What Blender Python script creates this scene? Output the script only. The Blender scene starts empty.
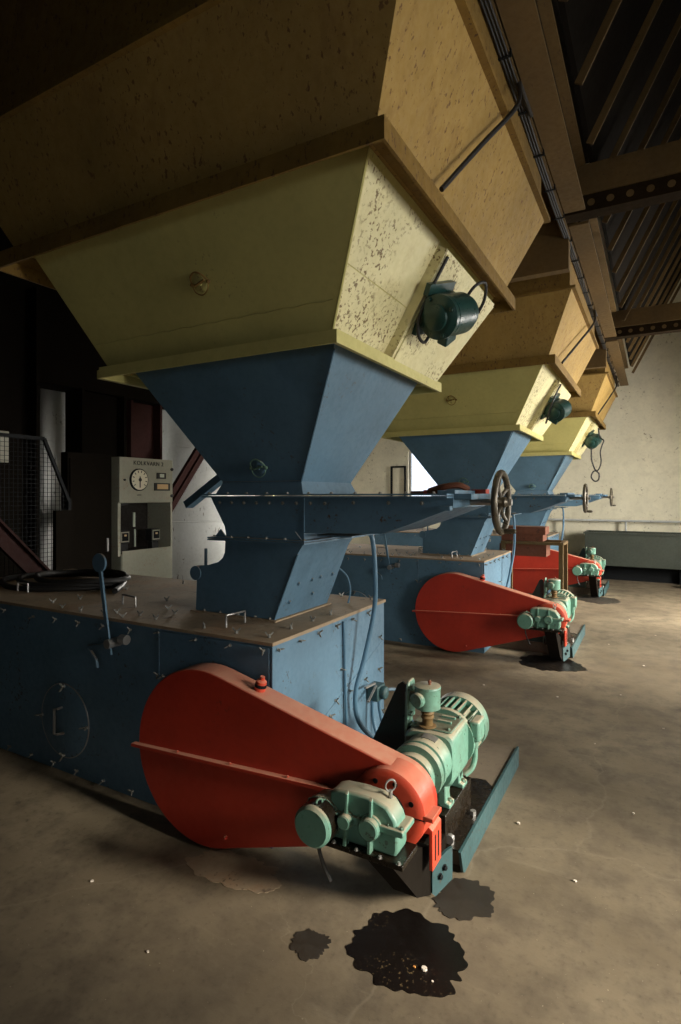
import bpy, bmesh, math, random
from mathutils import Vector, Matrix
random.seed(7)
PI = math.pi
SC = bpy.context.scene
COL = SC.collection
V = Vector

# ------------------------------------------------------------------ materials
def _mat(name):
    m = bpy.data.materials.new(name); m.use_nodes = True
    nt = m.node_tree; nt.nodes.clear()
    out = nt.nodes.new('ShaderNodeOutputMaterial'); b = nt.nodes.new('ShaderNodeBsdfPrincipled')
    nt.links.new(b.outputs[0], out.inputs[0])
    return m, nt, b
def N(nt, t, **k):
    n = nt.nodes.new(t)
    for a, v in k.items(): setattr(n, a, v)
    return n
def noise(nt, co, scale, detail=4, rough=.55, stretch=None):
    if stretch:
        mp = N(nt, 'ShaderNodeMapping'); mp.inputs['Scale'].default_value = stretch
        nt.links.new(co, mp.inputs[0]); co = mp.outputs[0]
    n = N(nt, 'ShaderNodeTexNoise'); n.inputs['Scale'].default_value = scale
    n.inputs['Detail'].default_value = detail; n.inputs['Roughness'].default_value = rough
    nt.links.new(co, n.inputs['Vector']); return n.outputs['Fac']
def ramp(nt, f, a, b, va=0., vb=1.):
    r = N(nt, 'ShaderNodeMapRange'); r.inputs['From Min'].default_value = a; r.inputs['From Max'].default_value = b
    r.inputs['To Min'].default_value = va; r.inputs['To Max'].default_value = vb; r.clamp = True
    nt.links.new(f, r.inputs['Value']); return r.outputs[0]
def mix(nt, f, a, b):
    m = N(nt, 'ShaderNodeMix', data_type='RGBA')
    if isinstance(f, float): m.inputs['Factor'].default_value = f
    else: nt.links.new(f, m.inputs['Factor'])
    for s, v in (('A', a), ('B', b)):
        i = [x for x in m.inputs if x.name == s and x.type == 'RGBA'][0]
        if isinstance(v, tuple): i.default_value = (*v[:3], 1)
        else: nt.links.new(v, i)
    return [x for x in m.outputs if x.type == 'RGBA'][0]
def math_(nt, op, a, b=None):
    m = N(nt, 'ShaderNodeMath', operation=op)
    for i, v in ((0, a), (1, b)):
        if v is None: continue
        if isinstance(v, (int, float)): m.inputs[i].default_value = v
        else: nt.links.new(v, m.inputs[i])
    return m.outputs[0]
def bump(nt, b, h, strength=.2, dist=.01):
    n = N(nt, 'ShaderNodeBump'); n.inputs['Strength'].default_value = strength; n.inputs['Distance'].default_value = dist
    nt.links.new(h, n.inputs['Height']); nt.links.new(n.outputs[0], b.inputs['Normal'])

def paint(name, base, rough=.45, rust=.0, rustcol=(.10, .045, .015), dust=.0, dustcol=(.30, .22, .14), var=.25,
          metal=0., speck=0., spscale=60, spth=.60, streak=None, bumpy=.12, blotch=(0, 0, 0), blotch_amt=0.):
    """old paint: tone variation, rust blooms, flaked specks, dust lying on upward faces"""
    m, nt, b = _mat(name)
    co = N(nt, 'ShaderNodeTexCoord').outputs['Object']
    dark = tuple(c * (1 - var) for c in base); lite = tuple(min(1, c * (1 + var * .6)) for c in base)
    n1 = noise(nt, co, 2.2, 5, .6, streak)
    c = mix(nt, ramp(nt, n1, .3, .7), dark, lite)
    n3 = noise(nt, co, 26, 4, .6)
    c = mix(nt, ramp(nt, n3, .45, .8, 0, .25), c, tuple(x * .6 for x in base))
    if blotch_amt:
        n5 = noise(nt, co, 4.5, 6, .65, streak)
        c = mix(nt, ramp(nt, n5, .52, .68, 0, blotch_amt), c, blotch)
    if rust:
        n2 = noise(nt, co, 7, 8, .7, streak)
        c = mix(nt, ramp(nt, n2, .70 - rust * .25, .76 - rust * .2, 0, .9), c, rustcol)
    if speck:
        n4 = noise(nt, co, spscale, 3, .6, streak); n6 = noise(nt, co, 3.1, 3, .5)
        f = math_(nt, 'MULTIPLY', ramp(nt, n4, spth, spth + .06), ramp(nt, n6, .62 - speck * .35, .72 - speck * .3))
        c = mix(nt, f, c, rustcol)
    if dust:
        g = N(nt, 'ShaderNodeNewGeometry'); s = N(nt, 'ShaderNodeSeparateXYZ'); nt.links.new(g.outputs['Normal'], s.inputs[0])
        f = math_(nt, 'MULTIPLY', ramp(nt, s.outputs['Z'], .35, .85), ramp(nt, n3, .2, .6, dust * .6, dust))
        c = mix(nt, f, c, dustcol)
    nt.links.new(c, b.inputs['Base Color'])
    nt.links.new(ramp(nt, n3, .3, .7, max(.05, rough - .1), min(1, rough + .15)), b.inputs['Roughness'])
    b.inputs['Metallic'].default_value = metal
    if bumpy: bump(nt, b, noise(nt, co, 14, 6, .6), bumpy, .01)
    return m
def plain(name, col, rough=.5, metal=0., emit=None, es=0.):
    m, nt, b = _mat(name)
    b.inputs['Base Color'].default_value = (*col, 1); b.inputs['Roughness'].default_value = rough; b.inputs['Metallic'].default_value = metal
    if emit: b.inputs['Emission Color'].default_value = (*emit, 1); b.inputs['Emission Strength'].default_value = es
    return m

M = {}
M['blue'] = paint('blue_machine_paint', (.085, .165, .235), .5, .05, (.07, .045, .03), .85, (.24, .165, .095), .22, speck=.12, spscale=45)
M['blue_box'] = paint('blue_housing_paint', (.085, .165, .235), .52, .06, (.05, .05, .05), .0, var=.25, speck=.3, spscale=38)
M['top'] = paint('dusty_steel_top', (.29, .215, .135), .85, .35, (.10, .065, .04), .0, var=.3, speck=.4, spscale=50, blotch=(.28, .11, .03), blotch_amt=.35, bumpy=.3)
M['red'] = paint('red_guard_paint', (.42, .030, .013), .42, .0, (.10, .02, .01), .8, (.50, .27, .18), .22, speck=.12, spscale=40)
M['red2'] = paint('bright_red_paint', (.50, .055, .025), .4, .0, (.15, .03, .02), .45, (.55, .30, .2), .15)
M['cream'] = paint('cream_hopper_paint', (.50, .45, .16), .5, .0, (.13, .085, .035), .4, (.3, .22, .12), .14, speck=.12, spscale=55, bumpy=.06)
M['cream_worn'] = paint('flaking_cream_paint', (.66, .60, .33), .55, .02, (.17, .115, .04), .0, var=.16, speck=.52, spscale=48, spth=.545, bumpy=.15, blotch=(.34, .25, .10), blotch_amt=.3)
M['brown'] = paint('rust_brown_steel', (.20, .115, .018), .75, .35, (.085, .040, .010), .4, (.2, .12, .05), .35, speck=.9, spscale=60, streak=(1, 1, .5), blotch=(.10, .05, .014), blotch_amt=.55, bumpy=.4)
M['brown_l'] = paint('ochre_worn_steel', (.34, .215, .055), .75, .2, (.15, .075, .022), .3, (.25, .16, .07), .3, speck=.8, spscale=55, streak=(1, 1, .5), blotch=(.20, .11, .03), blotch_amt=.6, bumpy=.3)
M['beam'] = paint('brown_girder_steel', (.12, .07, .018), .7, .3, (.08, .04, .012), .4, (.2, .12, .05), .3, speck=.5, streak=(1, .4, 1))
M['darksteel'] = paint('dark_bunker_steel', (.022, .013, .005), .8, .3, (.015, .008, .004), .0, var=.35)
M['maroon'] = paint('maroon_column_paint', (.034, .013, .011), .6, .15, (.04, .02, .01), .0)
M['black'] = paint('blackened_steel', (.010, .011, .012), .55, .1, (.02, .012, .008), .0)
M['green'] = paint('mint_motor_paint', (.135, .285, .215), .36, .14, (.05, .042, .026), .95, (.36, .30, .21), .22, speck=.45, spscale=48, blotch=(.06, .07, .045), blotch_amt=.55, bumpy=.1)
M['green_d'] = paint('dirty_mint_paint', (.12, .23, .17), .45, .35, (.05, .04, .025), .85, (.12, .09, .055), .25, speck=.6, spscale=40)
M['teal'] = paint('dark_teal_paint', (.009, .042, .037), .34, .1, (.02, .02, .015), .2, (.1, .09, .06), .25)
M['bluegreen'] = paint('blue_green_plinth_paint', (.030, .075, .080), .5, .2, (.04, .025, .015), .0, speck=.4)
M['plinth_top'] = paint('dusty_plinth_top', (.17, .13, .085), .85, .2, (.09, .06, .04), .0, speck=.4)
M['oily'] = paint('oil_soaked_steel', (.010, .007, .004), .25, .1, (.035, .02, .01), .0, speck=.5, spscale=80, bumpy=.25)
M['steel'] = paint('bare_steel', (.36, .35, .33), .38, .15, (.12, .07, .04), .0, metal=.7)
M['zinc'] = paint('galvanised_wing_nut', (.22, .215, .19), .5, .4, (.16, .11, .07), .0, metal=.35)
M['wheel'] = paint('worn_black_wheel', (.10, .085, .06), .3, .2, (.08, .045, .02), .3, (.25, .2, .13), metal=.5)
M['rubber'] = plain('black_rubber', (.014, .013, .012), .6)
M['hose_blue'] = paint('blue_painted_hose', (.07, .16, .24), .45, 0, dust=.2)
M['silver'] = paint('silver_tank_paint', (.56, .57, .55), .45, .0, (.12, .1, .08), .0, var=.15, speck=.3, spscale=30, metal=.15, streak=(1, 1, .3))
M['cabinet'] = paint('grey_cabinet_paint', (.33, .325, .25), .5, .03, (.25, .07, .035), .2, var=.12, speck=.2, blotch=(.30, .10, .06), blotch_amt=.12)
M['dial'] = plain('ivory_dial_face', (.72, .66, .50), .4)
M['glassy'] = plain('pale_meter_glass', (.55, .62, .52), .15)
M['amber'] = plain('amber_meter_face', (.62, .42, .22), .3)
M['ink'] = plain('black_marking', (.012, .012, .012), .5)
M['tank'] = paint('grey_green_trough_paint', (.038, .046, .034), .55, .25, (.07, .05, .03), .0, speck=.3)
M['rustwood'] = paint('rust_red_board', (.16, .05, .022), .75, .4, (.06, .025, .012), .4, (.2, .1, .05))
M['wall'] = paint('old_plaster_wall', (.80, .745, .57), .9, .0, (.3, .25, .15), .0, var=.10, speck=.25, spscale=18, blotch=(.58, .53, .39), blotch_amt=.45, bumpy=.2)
M['walldark'] = paint('near_black_wall', (.014, .010, .007), .9, .0, bumpy=.3)  # even near-black tone for ceiling, left and front walls, bay lining
M['oil'] = paint('spilled_oil', (.007, .005, .004), .38, .0, var=.4, speck=.3, rustcol=(.10, .07, .035), spscale=70, bumpy=.12)
M['stain'] = paint('damp_oil_stain', (.026, .019, .012), .6, .0, var=.4)
M['chip'] = plain('pale_paint_chip', (.75, .66, .55), .8)
M['chip_o'] = plain('orange_paint_chip', (.60, .26, .06), .8)
def pane_mat():
    m, nt, b = _mat('clear_window_pane')
    b.inputs['Base Color'].default_value = (.9, .93, .93, 1); b.inputs['Roughness'].default_value = .05
    tr = N(nt, 'ShaderNodeBsdfTransparent'); mx = N(nt, 'ShaderNodeMixShader'); mx.inputs[0].default_value = .10
    nt.links.new(tr.outputs[0], mx.inputs[1]); nt.links.new(b.outputs[0], mx.inputs[2])
    nt.links.new(mx.outputs[0], nt.nodes['Material Output'].inputs[0]); return m
M['pane'] = pane_mat()

M['shade_black'] = paint('shade_black_steel', (.008, .006, .004), .95, .1, (.014, .008, .004), .0)  # near-black stands in for darkness: left side, bunker plate, under the gearbox
[n_ for n_ in M['oil'].node_tree.nodes if n_.type == 'BSDF_PRINCIPLED'][0].inputs['Specular IOR Level'].default_value = .2
for k_ in ('shade_black', 'darksteel', 'maroon', 'black'):
    [n_ for n_ in M[k_].node_tree.nodes if n_.type == 'BSDF_PRINCIPLED'][0].inputs['Specular IOR Level'].default_value = .08
def floor_mat():
    m, nt, b = _mat('worn_concrete_floor')
    co = N(nt, 'ShaderNodeTexCoord').outputs['Object']
    n1 = noise(nt, co, .9, 6, .6); n2 = noise(nt, co, 5, 7, .65); n3 = noise(nt, co, 40, 4, .6); n4 = noise(nt, co, 90, 2, .5)
    c = mix(nt, ramp(nt, n1, .3, .7), (.115, .087, .054), (.25, .200, .130))
    c = mix(nt, ramp(nt, n2, .45, .66, 0, .7), c, (.085, .064, .040))
    c = mix(nt, ramp(nt, n3, .58, .75, 0, .5), c, (.07, .055, .035))
    c = mix(nt, ramp(nt, n4, .735, .76, 0, .8), c, (.45, .38, .27))
    # hairline cracks: thin band of a warped voronoi edge
    w = noise(nt, co, 1.7, 5, .6)
    vm = N(nt, 'ShaderNodeVectorMath', operation='ADD'); nt.links.new(co, vm.inputs[0]); nt.links.new(w, vm.inputs[1])
    vo = N(nt, 'ShaderNodeTexVoronoi', feature='DISTANCE_TO_EDGE'); vo.inputs['Scale'].default_value = .55
    nt.links.new(vm.outputs[0], vo.inputs['Vector'])
    c = mix(nt, ramp(nt, vo.outputs['Distance'], .0, .005, .22, 0), c, (.32, .27, .19))
    # faint scuff trails
    n5 = noise(nt, co, 3, 4, .6, (.5, 4, 1))
    c = mix(nt, ramp(nt, n5, .62, .75, 0, .25), c, (.30, .25, .17))
    # round drip rings
    v2 = N(nt, 'ShaderNodeTexVoronoi'); v2.inputs['Scale'].default_value = 5.2; nt.links.new(co, v2.inputs['Vector'])
    f = math_(nt, 'MULTIPLY', ramp(nt, v2.outputs['Distance'], .12, .17, 1, 0), ramp(nt, n1, .50, .56))
    f = math_(nt, 'MULTIPLY', f, ramp(nt, n2, .5, .6, 0, .7))
    c = mix(nt, f, c, (.05, .038, .024))
    nt.links.new(c, b.inputs['Base Color'])
    nt.links.new(ramp(nt, n2, .3, .7, .5, .85), b.inputs['Roughness'])
    bump(nt, b, n3, .12, .01)
    return m
M['floor'] = floor_mat()

# ------------------------------------------------------------------ mesh building
def catmull(pts, n=8, closed=False):
    pts = [V(p) for p in pts]; out = []; L = len(pts)
    rng = range(L) if closed else range(L - 1)
    for i in rng:
        if closed: p0, p1, p2, p3 = pts[i - 1], pts[i], pts[(i + 1) % L], pts[(i + 2) % L]
        else: p0, p1, p2, p3 = pts[max(i - 1, 0)], pts[i], pts[i + 1], pts[min(i + 2, L - 1)]
        for k in range(n):
            t = k / n
            out.append(.5 * ((2 * p1) + (p2 - p0) * t + (2 * p0 - 5 * p1 + 4 * p2 - p3) * t * t + (3 * p1 - p0 - 3 * p2 + p3) * t ** 3))
    if not closed: out.append(pts[-1])
    return out
class MB:
    def __init__(s): s.bm = bmesh.new()
    def face(s, vs):
        try: return s.bm.faces.new(vs)
        except ValueError: return None
    def vs(s, pts): return [s.bm.verts.new(p) for p in pts]
    def prism(s, pts, axis, a, b, cap=True):
        f = {'X': lambda p, t: (t, p[0], p[1]), 'Y': lambda p, t: (p[0], t, p[1]), 'Z': lambda p, t: (p[0], p[1], t)}[axis]
        A = s.vs([f(p, a) for p in pts]); B = s.vs([f(p, b) for p in pts]); n = len(pts)
        for i in range(n): s.face((A[i], A[(i + 1) % n], B[(i + 1) % n], B[i]))
        if cap: s.face(A[::-1]); s.face(B)
        return s
    def box(s, x0, x1, y0, y1, z0, z1): return s.prism([(x0, y0), (x1, y0), (x1, y1), (x0, y1)], 'Z', z0, z1)
    def loft(s, loops, cap=True, closed=False):
        R = [s.vs(l) for l in loops]; n = len(loops[0])
        m = len(R)
        for k in range(m if closed else m - 1):
            a, b = R[k], R[(k + 1) % m]
            for i in range(n): s.face((a[i], a[(i + 1) % n], b[(i + 1) % n], b[i]))
        if cap and not closed: s.face(R[0][::-1]); s.face(R[-1])
        return s
    def frust(s, r0, z0, r1, z1, cap=True):
        q = lambda r, z: [(r[0], r[2], z), (r[1], r[2], z), (r[1], r[3], z), (r[0], r[3], z)]
        return s.loft([q(r0, z0), q(r1, z1)], cap)
    def ring(s, ro, ri, z0, z1):
        """rectangular ring plate"""
        q = lambda r, z: [(r[0], r[2], z), (r[1], r[2], z), (r[1], r[3], z), (r[0], r[3], z)]
        return s.loft([q(ro, z0), q(ro, z1), q(ri, z1), q(ri, z0)], closed=True)
    def _frame(s, d):
        d = V(d).normalized(); u = d.orthogonal().normalized(); return u, d.cross(u)
    def lathe(s, p, d, prof, seg=24, cap=True):
        p = V(p); d = V(d).normalized(); u, w = s._frame(d)
        return s.loft([[p + d * t + (u * math.cos(2 * PI * i / seg) + w * math.sin(2 * PI * i / seg)) * max(r, .0004) for i in range(seg)] for t, r in prof], cap)
    def cyl(s, a, b, r, r1=None, seg=20):
        a = V(a); b = V(b); return s.lathe(a, b - a, [(0, r), ((b - a).length, r if r1 is None else r1)], seg)
    def tube(s, pts, r, seg=8, smooth=0, closed=False):
        if smooth: pts = catmull(pts, smooth, closed)
        pts = [V(p) for p in pts]; loops = []; n = len(pts); u = None
        for i, p in enumerate(pts):
            if closed: d = pts[(i + 1) % n] - pts[i - 1]
            else: d = pts[min(i + 1, n - 1)] - pts[max(i - 1, 0)]
            if d.length < 1e-9: d = V((0, 0, 1))
            d.normalize()
            if u is None: u = d.orthogonal()
            u = (u - d * u.dot(d)); u = u.normalized() if u.length > 1e-6 else d.orthogonal().normalized()
            w = d.cross(u)
            loops.append([p + (u * math.cos(2 * PI * k / seg) + w * math.sin(2 * PI * k / seg)) * r for k in range(seg)])
        return s.loft(loops, closed=closed)
    def torus(s, c, d, R, r, seg=32, ms=10):
        c = V(c); u, w = s._frame(d)
        return s.tube([c + (u * math.cos(2 * PI * i / seg) + w * math.sin(2 * PI * i / seg)) * R for i in range(seg)], r, ms, closed=True)
    def bar(s, a, b, w, h, up=(0, 0, 1)):
        a = V(a); b = V(b); d = (b - a).normalized(); up = V(up); x = d.cross(up)
        if x.length < 1e-5: up = V((1, 0, 0)); x = d.cross(up)
        x.normalize(); y = x.cross(d)
        q = lambda p: [p + x * w / 2 + y * h / 2, p - x * w / 2 + y * h / 2, p - x * w / 2 - y * h / 2, p + x * w / 2 - y * h / 2]
        return s.loft([q(a), q(b)])
    def ball(s, c, r, sc=(1, 1, 1), seg=16):
        c = V(c); L = []
        for i in range(1, 9):
            t = PI * i / 9
            L.append([c + V((math.cos(2 * PI * k / seg) * math.sin(t) * r * sc[0], math.sin(2 * PI * k / seg) * math.sin(t) * r * sc[1], -math.cos(t) * r * sc[2])) for k in range(seg)])
        return s.loft(L)
    def build(s, name, mat, parent=None, bevel=0, kind=None, label=None, loc=None, sharp=35):
        off = V(loc) if loc else V((0, 0, 0))
        if parent is not None and not loc: off = wloc(parent)
        for v in s.bm.verts: v.co -= off
        bmesh.ops.recalc_face_normals(s.bm, faces=s.bm.faces)
        me = bpy.data.meshes.new(name); s.bm.to_mesh(me); s.bm.free()
        for p in me.polygons: p.use_smooth = True
        me.set_sharp_from_angle(angle=math.radians(sharp))
        me.materials.append(M[mat] if isinstance(mat, str) else mat)
        o = bpy.data.objects.new(name, me); COL.objects.link(o)
        o.location = off if parent is None else (off - wloc(parent))
        if parent is not None: o.parent = parent
        if bevel:
            b = o.modifiers.new('edge', 'BEVEL'); b.width = bevel; b.segments = 2; b.limit_method = 'ANGLE'; b.angle_limit = math.radians(40)
        if kind: o['kind'] = kind
        if label: o['label'] = label
        return o
def wloc(o):
    l = V((0, 0, 0))
    while o is not None: l += o.location; o = o.parent
    return l
def thing(name, label, cat, loc, group=None):
    o = bpy.data.objects.new(name, None); COL.objects.link(o); o.location = loc
    o.empty_display_size = .1
    o['label'] = label; o['category'] = cat; o['kind'] = 'thing'
    if group: o['group'] = group
    return o
def tag(o, label, cat, group=None, kind='thing'):
    o['label'] = label; o['category'] = cat; o['kind'] = kind
    if group: o['group'] = group
    return o
def struct(name, mb, mat, loc=None):
    o = mb.build(name, mat, loc=loc); o['kind'] = 'structure'; return o
def dup(o, dy=0, label=None, parent=None, dx=0, dz=0):
    c = o.copy(); COL.objects.link(c)
    if parent is not None: c.parent = parent
    else:
        c.location = o.location + V((dx, dy, dz))
        if label: c['label'] = label
    for ch in list(o.children): dup(ch, parent=c)
    return c
DY = (0, 3.73, 7.73)            # row spacing of the three machines
ORD = ('nearest', 'middle', 'farthest')
def row(first, labels, dx=(0, 0)):
    return [first] + [dup(first, DY[k], labels[k], dx=dx[k - 1]) for k in (1, 2)]

# small shared fixings ------------------------------------------------
def fix_mesh(kind):
    b = MB()
    if kind == 'wing':
        b.lathe((0, 0, 0), (0, 0, 1), [(0, .011), (.006, .011), (.008, .008), (.020, .006)], 8)
        for s in (-1, 1):
            b.loft([[(s * .004, -.003, .008), (s * .004, .003, .008), (s * .004, .003, .016), (s * .004, -.003, .016)],
                    [(s * .016, -.0035, .016), (s * .016, .0035, .016), (s * .016, .0035, .030), (s * .016, -.0035, .030)],
                    [(s * .026, -.0025, .026), (s * .026, .0025, .026), (s * .025, .0025, .036), (s * .025, -.0025, .036)]])
    elif kind == 'bolt':
        b.lathe((0, 0, 0), (0, 0, 1), [(0, .013), (.002, .013), (.0021, .009), (.010, .009), (.012, .006)], 6)
    bmesh.ops.recalc_face_normals(b.bm, faces=b.bm.faces)
    me = bpy.data.meshes.new(kind); b.bm.to_mesh(me); b.bm.free(); return me
WING = fix_mesh('wing'); BOLT = fix_mesh('bolt')
WING.materials.append(M['zinc'])
_bm = {}
def fixing(me, name, pos, axis, parent, spin=0., mat=None, scale=1.):
    if mat:
        if (me.name, mat) not in _bm:
            m2 = me.copy(); m2.materials.clear(); m2.materials.append(M[mat]); _bm[(me.name, mat)] = m2
        me = _bm[(me.name, mat)]
    o = bpy.data.objects.new(name, me); COL.objects.link(o); o.parent = parent
    o.location = V(pos) - wloc(parent)
    q = V((0, 0, 1)).rotation_difference(V(axis)) @ Matrix.Rotation(spin, 3, 'Z').to_quaternion()
    o.rotation_mode = 'QUATERNION'; o.rotation_quaternion = q; o.scale = (scale,) * 3
    return o

# ================================================================== ROOM
WX0, WX1, WY0, WY1, HZ = -9.6, 3.6, -3.2, 12.9, 8.6
struct('floor', MB().box(WX0, WX1, WY0, WY1, -.12, 0), 'floor')
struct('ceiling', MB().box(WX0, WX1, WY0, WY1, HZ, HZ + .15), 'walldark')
def wall_with_holes(axis, pos, thick, a0, a1, holes):
    """wall in plane axis=pos; holes = (a0,a1,z0,z1)"""
    b = MB()
    def bx(p, q, z0, z1):
        if q - p < 1e-4 or z1 - z0 < 1e-4: return
        if axis == 'X': b.box(min(pos, pos + thick), max(pos, pos + thick), p, q, z0, z1)
        else: b.box(p, q, min(pos, pos + thick), max(pos, pos + thick), z0, z1)
    cur = a0
    for h in sorted(holes):
        bx(cur, h[0], 0, HZ); bx(h[0], h[1], 0, h[2]); bx(h[0], h[1], h[3], HZ); cur = h[1]
    bx(cur, a1, 0, HZ)
    return b
WIN_R = [(1.25, 2.95, .95, 2.85), (5.2, 6.7, .95, 3.0), (7.7, 9.9, .95, 2.7)]
WIN_FILL_B = [(-5.28, -4.1, 1.2, 2.72), (-9.3, -8.3, 1.0, 2.9)]
FILL_L = [(6.2, 7.5, .8, 2.3)]
struct('wall_right', wall_with_holes('X', WX1, .25, WY0, WY1, WIN_R), 'wall')
struct('wall_back', wall_with_holes('Y', WY1, .25, WX0, WX1, WIN_FILL_B), 'wall')
struct('wall_left', wall_with_holes('X', WX0, -.25, WY0, WY1, FILL_L), 'walldark')
FILL_F = [(1.3, 3.2, .95, 2.4)]
struct('wall_front', wall_with_holes('Y', WY0, -.25, WX0, WX1, FILL_F), 'walldark')
lights = []
def window(k, axis, pos, h, inward, power, col=(1, .95, .86), mull=3, rows=3, spread=math.radians(135), tilt=28):  # shared by real windows and the added fill openings
    b = MB(); p = MB(); t = .05
    def bx(m, a0, a1, z0, z1, d):
        if axis == 'X': m.box(pos - d, pos + d, a0, a1, z0, z1)
        else: m.box(a0, a1, pos - d, pos + d, z0, z1)
    a0, a1, z0, z1 = h
    bx(b, a0, a0 + t, z0, z1, .03); bx(b, a1 - t, a1, z0, z1, .03); bx(b, a0 + t, a1 - t, z0, z0 + t, .03); bx(b, a0 + t, a1 - t, z1 - t, z1, .03)
    for i in range(1, mull):
        a = a0 + (a1 - a0) * i / mull; bx(b, a - .015, a + .015, z0 + t, z1 - t, .02)
    for i in range(1, rows):
        z = z0 + (z1 - z0) * i / rows; bx(b, a0 + t, a1 - t, z - .0125, z + .0125, .018)
    o = b.build('window_%d' % k, 'steel', loc=(pos if axis == 'X' else (a0 + a1) / 2, pos if axis == 'Y' else (a0 + a1) / 2, z0))
    o['kind'] = 'structure'
    bx(p, a0 + t, a1 - t, z0 + t, z1 - t, .004); p.build('pane', 'pane', o)
    if power:
        L = bpy.data.lights.new('daylight_and_fill', 'AREA'); L.shape = 'RECTANGLE'; L.energy = power; L.color = col
        L.size = a1 - a0; L.size_y = z1 - z0; L.spread = spread
        lo = bpy.data.objects.new('daylight_and_fill', L); COL.objects.link(lo)
        n = V((inward, 0, 0)) if axis == 'X' else V((0, inward, 0))
        c = V((pos, (a0 + a1) / 2, (z0 + z1) / 2)) if axis == 'X' else V(((a0 + a1) / 2, pos, (z0 + z1) / 2))
        lo.location = c + n * .08; d_ = V((n.x, n.y, -math.tan(math.radians(tilt)))); lo.rotation_euler = d_.to_track_quat('-Z', 'Z').to_euler()
        lights.append(lo)
    return o
window(1, 'X', WX1 + .1, WIN_R[0], -1, 118)
window(2, 'X', WX1 + .1, WIN_R[1], -1, 55)
window(3, 'X', WX1 + .1, WIN_R[2], -1, 430, tilt=13, spread=math.radians(122))
wb = window(4, 'Y', WY1 + .1, WIN_FILL_B[0], -1, 10, mull=1, rows=1)
window(5, 'X', WX0 - .1, FILL_L[0], 1, 14, tilt=12, spread=math.radians(80))  # added opening and lamp, out of sight, lighting the silo behind the cabinet
window(6, 'Y', WY0 - .1, FILL_F[0], 1, 14, tilt=22)  # unseen opening and lamp added behind the camera to fill the front faces
window(7, 'Y', WY1 + .1, WIN_FILL_B[1], -1, 420, tilt=0)  # added hidden opening and lamp that brighten the left strip silo
# open dark-framed casement beside the bright window
s_ = MB()
for (x0, x1, z0, z1) in ((-5.72, -5.68, .9, 2.36), (-5.36, -5.32, .9, 2.36), (-5.68, -5.36, 2.32, 2.36), (-5.68, -5.36, .9, .94)): s_.box(x0, x1, 12.84, 12.88, z0, z1)
s_.build('sash', 'black', wb)

# ================================================================== MACHINES
CX, CY = -1.93, 2.77
# ---- brown bunker outlet --------------------------------------------------
bk = thing('bunker_outlet', 'rust-brown sloping bunker hopper over the nearest machine, filling the top of the view', 'hopper', (CX, CY, 2.87), 'brown bunker hoppers in the row')
R0 = (-2.98, -.875, 1.825, 3.715); R1 = (-3.25, -.64, 1.607, 3.94)
b = MB(); b.frust(R0, 2.93, R1, 3.47); b.build('sloping_shell', 'brown_l', bk)
b = MB(); b.frust((-3.25, -.66, 1.627, 3.92), 3.47, (-3.25, -.66, 1.627, 3.92), 4.7); b.build('upper_shell', 'brown', bk)
RO = (-3.084, -.800, 1.745, 3.795)
b = MB(); b.ring(RO, (-2.94, -.90, 1.85, 3.69), 2.925, 2.937); b.ring(RO, (RO[0] + .012, RO[1] - .012, RO[2] + .012, RO[3] - .012), 2.855, 2.925)
b.build('rim_angle', 'brown', bk)
b = MB(); b.ring((-3.28, -.61, 1.582, 3.97), (-3.24, -.66, 1.617, 3.93), 3.462, 3.485); b.build('top_angle', 'brown', bk)
row(bk, [None, 'rust-brown sloping bunker hopper over the middle machine of the row', 'rust-brown sloping bunker hopper over the farthest machine, against the pale back wall'])

# ---- cream feed hopper ------------------------------------------------------
ch = thing('feed_hopper', 'large cream painted feed hopper of the nearest machine with flaking right face', 'hopper', (CX, CY, 2.31), 'cream feed hoppers in the row')
C0 = (-2.69, -1.255, 2.165, 3.385); C1 = (-2.90, -.915, 1.85, 3.69)
def lerp(a, b_, t): return tuple(x + (y - x) * t for x, y in zip(a, b_))
b = MB()
q = lambda r, z: [(r[0], r[2], z), (r[1], r[2], z), (r[1], r[3], z), (r[0], r[3], z)]
b.loft([q(C0, 2.355), q(C1, 2.925)])
o = b.build('hopper_shell', 'cream', ch)
# flaking right face skin: worn sheet riveted over the right side
def rface(y_f, z, out=.0):            # point on right face: y fraction 0 front..1 back
    t = (z - 2.355) / .57; r = lerp(C0, C1, t)
    return V((r[1], r[2] + (r[3] - r[2]) * y_f, z)) + V((.859, 0, -.512)) * out
def slab(b, f0, f1, z0, z1, o0, o1, g0=None, g1=None):
    """slab on the right face; f = y fractions at z0, g at z1"""
    g0 = f0 if g0 is None else g0; g1 = f1 if g1 is None else g1
    L = []
    for o_ in (o0, o1): L.append([rface(f0, z0, o_), rface(f1, z0, o_), rface(g1, z1, o_), rface(g0, z1, o_)])
    return b.loft(L)
b = MB(); slab(b, .005, .43, 2.362, 2.60, .0, .003, .005, .44); slab(b, .005, .44, 2.604, 2.90, .0, .003, .005, .45)
b.build('side_sheet', 'cream_worn', ch, label='pale cream side sheet with flaked brown rust patches')
b = MB(); slab(b, .425, .97, 2.362, 2.885, .0, .055, .452, .97); slab(b, .445, .97, 2.362, 2.87, .055, .062, .468, .97)
b.build('mounting_channel', 'cream_worn', ch)
b = MB(); b.ring((-2.70, -1.185, 2.10, 3.45), (-2.68, -1.27, 2.18, 3.37), 2.345, 2.358); b.ring((-2.70, -1.185, 2.10, 3.45), (-2.732, -1.205, 2.112, 3.438), 2.300, 2.345)
b.build('flange', 'cream', ch)
b = MB(); t = .22; r = lerp(C0, C1, t)
b.tube([(r[0] + .02 + (r[1] - r[0] - .04) * i / 30, r[2] - .002, 2.355 + .57 * t + .004 * math.sin(i * 2.1)) for i in range(31)], .004, 5); b.build('weld_seam', 'cream', ch)
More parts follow.
